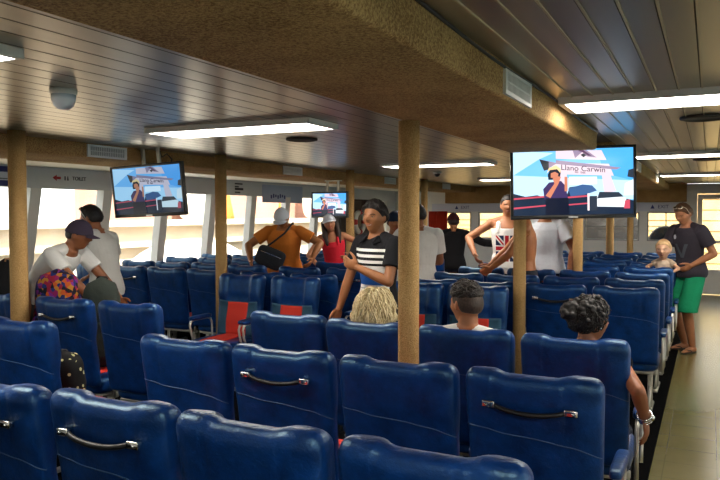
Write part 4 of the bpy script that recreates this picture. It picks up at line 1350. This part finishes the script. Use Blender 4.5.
def rucksack(loc, rz, w, d, h, mat, label, strapmat, tilt=0., strap=True, pocket=True):
    o = empty('rucksack', loc, rz); tag(o, label, 'bag')
    b = MB(); rings = []
    for i in range(15):
        t = i/14; f = (1 - abs(2*t - 1)**6)**.5 if t > .5 else (1 - abs(2*t - 1)**9)**.5
        f = max(f, .05); taper = 1 - .22*t
        ring = []
        for j in range(28):
            a = 2*PI*j/28; c, s2 = math.cos(a), math.sin(a)
            e = (abs(c)**3.2 + abs(s2)**3.2)**(-1/3.2)
            wob = 1 + .05*mnoise.noise(V(c*2 + loc[0], s2*2, t*4))
            ring.append((w/2*c*e*f*taper*wob, d/2*s2*e*f*taper*wob, h*t))
        rings.append(ring)
    b.loft(rings); b.build('bag_body', mat, o)
    if pocket:
        q = MB(); q.add(*rounded(w*.36, d*.14, h*.2, (0, -d*.44, h*.32))); q.build('pocket', mat, o)
    if strap:
        for sg in (-1, 1):
            t = MB(); t.tube([(sg*w*.22, d*.36, h*.9), (sg*w*.26, d*.62, h*.75), (sg*w*.28, d*.68, h*.5), (sg*w*.3, d*.5, h*.2)], .016, 8); t.build('shoulder_strap', strapmat, o)
    t = MB(); t.tube([(-.04, .02, h*.97), (-.03, .02, h*.995), (.03, .02, h*.995), (.04, .02, h*.97)], .007, 8); t.build('grab_handle', strapmat, o)
    return o
SB = M('strap_black', '15161a', .7)
rucksack((-4.57, 3.88, .465), R(20), .40, .26, .72, patchwork(), 'colourful patchwork bag on the seats left of green rucksack', SB)
rucksack((-4.06, 3.84, .465), R(30), .31, .24, .68, cloth('green_canvas', '2e3530'), 'dark green rucksack beside the colourful bag', SB)
rucksack((-4.97, 3.72, .465), R(-60), .30, .22, .80, cloth('black_canvas', '101114'), 'tall black rucksack with tan straps at the left picture edge', M('strap_tan', 'a87448', .7))
def floral():
    k = NT('floral_cloth'); k.set(.8, 0, .3); vec, x, y, z = k.coords()
    vo = k.n('ShaderNodeTexVoronoi'); k.l(vec, vo.inputs['Vector']); vo.inputs['Scale'].default_value = 24
    f = k.math('LESS_THAN', vo.outputs['Distance'], .28); n = k.noise(vec, 7, 2)
    f = k.math('MULTIPLY', f, k.math('GREATER_THAN', n, .42))
    k.color(k.mix(f, lin('08090b'), lin('c2be86'))); return k.m
o = rucksack((-3.62, 3.08, .465), R(10), .34, .2, .30, floral(), 'dark floral bag on a seat in the shade', SB, strap=False, pocket=False)

# ------------------------------------------------------------------ televisions placed
tv((-.955, 5.62, 1.86), R(20), R(-1.2), .945, .55, 'large television showing a person before a gate, hung below the beam', .68, (1, 1, 1.02), .075)
tv((-4.50, 4.80, 1.825), R(0), R(-2.2), .83, .46, 'angled television on the ceiling left of the brown posts', .4, (.62, .82, .95), .15, R(5))
tv((-4.69, 8.50, 1.737), R(-6), 0, .60, .35, 'small distant television above the woman in the red top', .6, (1, 1, 1.05), .16)
c = MB(); c.tube([(-4.42, 4.86, ZC), (-4.40, 4.88, 2.12), (-4.36, 4.90, 2.15), (-4.32, 4.92, 2.10), (-4.33, 4.90, 2.02)], .006, 6)
o = c.build('television_cable', BLACKR); tag(o, 'black cable looping above the angled television', 'cable')
c = MB(); c.tube([(-.74, 5.30, ZC - .002), (-.76, 5.31, 2.15), (-.77, 5.36, 2.10), (-.80, 5.50, 2.10), (-.85, 5.64, 2.12)], .012, 8)
o = c.build('conduit', M('conduit_tan', 'b09a70', .5)); tag(o, 'tan conduit at the end of the nearer beam', 'conduit')
# cable along the ceiling edge of the beam
c = MB(); c.tube([(-.722, y, ZC - .012 - .008*math.sin(y*3)) for y in [-.5 + .25*i for i in range(24)]], .006, 6)
o = c.build('ceiling_cable', BLACKR); tag(o, 'thin dark cable along the upper edge of the central beam', 'cable')

# dark cabinet and lifebuoy at the end of the window wall
o = empty('cabinet', (XW + .2, 13.0, 0)); tag(o, 'dark brown cabinet against the window wall near the far end', 'cabinet')
DW = M('dark_wood', '2a1b14', .45, var=.25)
b = MB(); b.box(-.15, .12, -.95, .95, 0, 1.9, 0, .01); b.build('cabinet_body', DW, o)
for y in (-.47, .47):
    d = MB(); d.box(.12, .14, y - .45, y + .45, .06, 1.86, 0, .006); dd_ = d.build('cabinet_door', DW, o)
    h = MB(); h.box(.14, .155, y*.1 - .01, y*.1 + .01, .95, 1.1); h.build('door_handle', CHROME, dd_)
o = empty('lifebuoy', (XW + .41, 12.75, 1.44)); tag(o, 'white lifebuoy with red bands on the dark cabinet', 'lifebuoy')
b = MB(); b2 = MB()
for k_, m_ in ((0, b), (1, b2)):
    for a in range(4):
        if k_ == 0: t0, t1, r = a*PI/2 + .22, (a + 1)*PI/2 - .22, .052
        else: t0, t1, r = a*PI/2 - .23, a*PI/2 + .23, .0535
        m_.tube([(0, .2*math.cos(t0 + (t1 - t0)*i/10), .2*math.sin(t0 + (t1 - t0)*i/10)) for i in range(11)], r, 12)
b.build('ring', M('buoy_white', 'e0ddd4', .5), o); b2.build('band', M('buoy_red', 'b8281e', .5), o)
# red curtain inside a far window
b = MB(); n = 60; vs = []; fs = []
for i in range(n + 1):
    x = -5.86 + .46*i/n; y = YB - .10 + .018*math.sin(i*1.1)
    vs += [(x, y, 1.66), (x + .01*math.sin(i*.5), y, 1.04)]
for i in range(n): fs.append((2*i, 2*i + 2, 2*i + 3, 2*i + 1))
b.add(vs, fs)
o = b.build('curtain', cloth('red_curtain', 'c03a22')); so = o.modifiers.new('s', 'SOLIDIFY'); so.thickness = .004
tag(o, 'red curtain in the far bulkhead window', 'curtain')

# ------------------------------------------------------------------ outside
b = MB(); b.box(-60, 60, -40, 90, -1.6, -1.2)
struct('ground_water', b, M('harbour_water', '5d7376', .15, bump=.5, bscale=2, bdist=.05))
QUAY = M('quay_concrete', 'c8baa6', .9, var=.14, vscale=.9, bump=.3, bscale=10)
b = MB(); b.box(-16, -10.2, -12, 40, -1.6, 1.42); b.box(-10.2, -10.05, -12, 40, .95, 1.02); b.box(-10.25, -10.0, -12, 40, 1.36, 1.48); b.box(-10.2, -10.12, -12, 40, .30, .36)
struct('quay_wall', b, QUAY)
b = MB(); b.box(-16, -13.2, 14.2, 40, 1.42, 5.2)
struct('warehouse_wall', b, M('warehouse_brown', 'a27c6c', .9, var=.2, vscale=.6))
ORG = cloth('orange_tarp', 'e0803a')
for i, (y, w, h, lab) in enumerate([(16.0, .9, 2.2, 'orange tarpaulin draped on the quay beyond the angled television'), (23.4, .8, 1.9, 'orange tarpaulin on the quay beyond the woman in red'), (19.3, .35, .9, 'small orange cover on the quay beyond a window post')]):
    m = MB(); rings = []
    for k_ in range(7):
        t = k_/6; r_ = w*.5*(1 - t*.92)
        rings.append([(r_*math.cos(2*PI*j/24)*(1 + .12*math.sin(j*2.1)), r_*math.sin(2*PI*j/24)*(1 + .12*math.sin(j*2.1)), h*t) for j in range(24)])
    m.loft(rings); o = m.build('tarpaulin', ORG, None, (-12.4, y, 1.42)); tag(o, lab, 'tarpaulin')
for i, (y, h, lab) in enumerate([(21.3, 2.6, 'white wrapped bale on the quay behind the white cap'), (14.9, 2.4, 'white wrapped bale on the quay left of the orange tarpaulin')]):
    m = MB(); m.add(*rounded(.5, .4, h/2, (0, 0, h/2))); o = m.build('wrapped_bale', M('bale_white', 'e8e2d8', .7), None, (-12.2, y, 1.42)); tag(o, lab, 'bale')
# white dinghy moored beside the ferry
m = MB(); rings = []
for i in range(21):
    t = i/20; yy = -1.9 + 3.8*t; f = max(.03, (1 - abs(2*t - 1)**2.6)**.6)
    rings.append([(.95*f*math.cos(2*PI*j/28), yy, -.15 + 1.30*f*math.sin(2*PI*j/28)*(1 if math.sin(2*PI*j/28) > 0 else .75)) for j in range(28)])
m.loft(rings)
o = m.build('covered_dinghy', M('dinghy_white', 'eee9e0', .5), None, (-8.6, 10.3, 0)); tag(o, 'white covered dinghy outside the windows below the angled television', 'boat')
# pier beyond the far bulkhead
PL = NT('pier_planks'); PL.set(.85, 0, .2); vec, x, y, z = PL.coords()
ln = PL.math('LESS_THAN', PL.math('FRACT', PL.math('DIVIDE', z, .28)), .12); nz = PL.noise(vec, 2.5, 4)
PL.color(PL.mix(ln, PL.mix(nz, lin('c79a5e'), lin('e6c78e')), lin('7a5a34')))
b = MB(); b.box(-9, 6, 20.5, 21.5, -1.6, 2.15)
struct('pier_wall', b, PL.m)
m = MB(); rings = []
for i in range(15):
    t = i/14; xx = -4.6 + 3.5*t; f = max(.05, (1 - abs(2*t - 1)**4)**.5)
    rings.append([(xx, 17.9 + .8*f*math.cos(2*PI*j/24), .3 + 1.45*f*math.sin(2*PI*j/24)) for j in range(24)])
m.loft(rings)
o = m.build('moored_boat', M('boat_black', '1c1815', .9, 0, .2), None, (0, 0, 0)); tag(o, 'dark moored hull outside the far bulkhead windows', 'boat')
m = MB(); rings = []
for i in range(13):
    t = i/12; xx = -1.25 + .75*t; f = max(.05, (1 - abs(2*t - 1)**3)**.5)
    rings.append([(xx, 16.6 + .3*f*math.cos(2*PI*j/20), 1.0 + .27*f*math.sin(2*PI*j/20)) for j in range(20)])
m.loft(rings)
b = MB(); b.lathe([(.14, -.06), (.30, -.10), (.34, 0), (.30, .10), (.14, .06), (.14, -.06)], 0, 0, 0, 32, 0, 'y')
o = b.build('boat_fender', BLACKR, None, (-.82, 15.95, 1.02)); r_ = MB(); r_.tube([(0, 0, .30), (0, -.03, .8), (0, -.06, 1.25)], .012, 8); r_.build('rope', M('rope_tan', 'a89468', .8), o); tag(o, 'black tyre fender outside the window behind the toddler', 'fender')

# ------------------------------------------------------------------ light and camera
w = bpy.data.worlds.new('world'); SC.world = w; w.use_nodes = True
nt = w.node_tree; bg = nt.nodes['Background']
sky = nt.nodes.new('ShaderNodeTexSky'); sky.sky_type = 'HOSEK_WILKIE'; sky.turbidity = 4.0; sky.ground_albedo = .4
sd = Vector((.62, -.50, .95)).normalized(); sky.sun_direction = sd
mixn = nt.nodes.new('ShaderNodeMix'); mixn.data_type = 'RGBA'; mixn.inputs[0].default_value = .55
nt.links.new(sky.outputs[0], mixn.inputs[6]); mixn.inputs[7].default_value = (1.0, .97, .92, 1)
nt.links.new(mixn.outputs[2], bg.inputs[0]); bg.inputs[1].default_value = 2.2
sun = bpy.data.lights.new('sun', 'SUN'); sun.energy = 9.0; sun.angle = R(1.2); sun.color = (1, .95, .88)
so = bpy.data.objects.new('sun', sun); COL.objects.link(so); so.rotation_euler = (-sd).to_track_quat('-Z', 'Y').to_euler()
cam = bpy.data.cameras.new('camera'); cam.lens = 35.25; cam.sensor_width = 36; cam.clip_start = .05; cam.clip_end = 200
co = bpy.data.objects.new('camera', cam); COL.objects.link(co); co.location = (0, 0, 1.62); co.rotation_euler = (R(90 - 2.19), 0, R(26.4))
SC.camera = co
SC.view_settings.view_transform = 'Standard'; SC.view_settings.look = 'None'; SC.view_settings.gamma = 1; SC.view_settings.use_curve_mapping = False
SC.view_settings.exposure = 1.3
SC.cycles.max_bounces = 8; SC.cycles.diffuse_bounces = 4; SC.cycles.glossy_bounces = 4; SC.cycles.transparent_max_bounces = 12
SC.cycles.use_denoising = True; SC.cycles.sample_clamp_indirect = 6.0; SC.cycles.caustics_reflective = False; SC.cycles.caustics_refractive = False
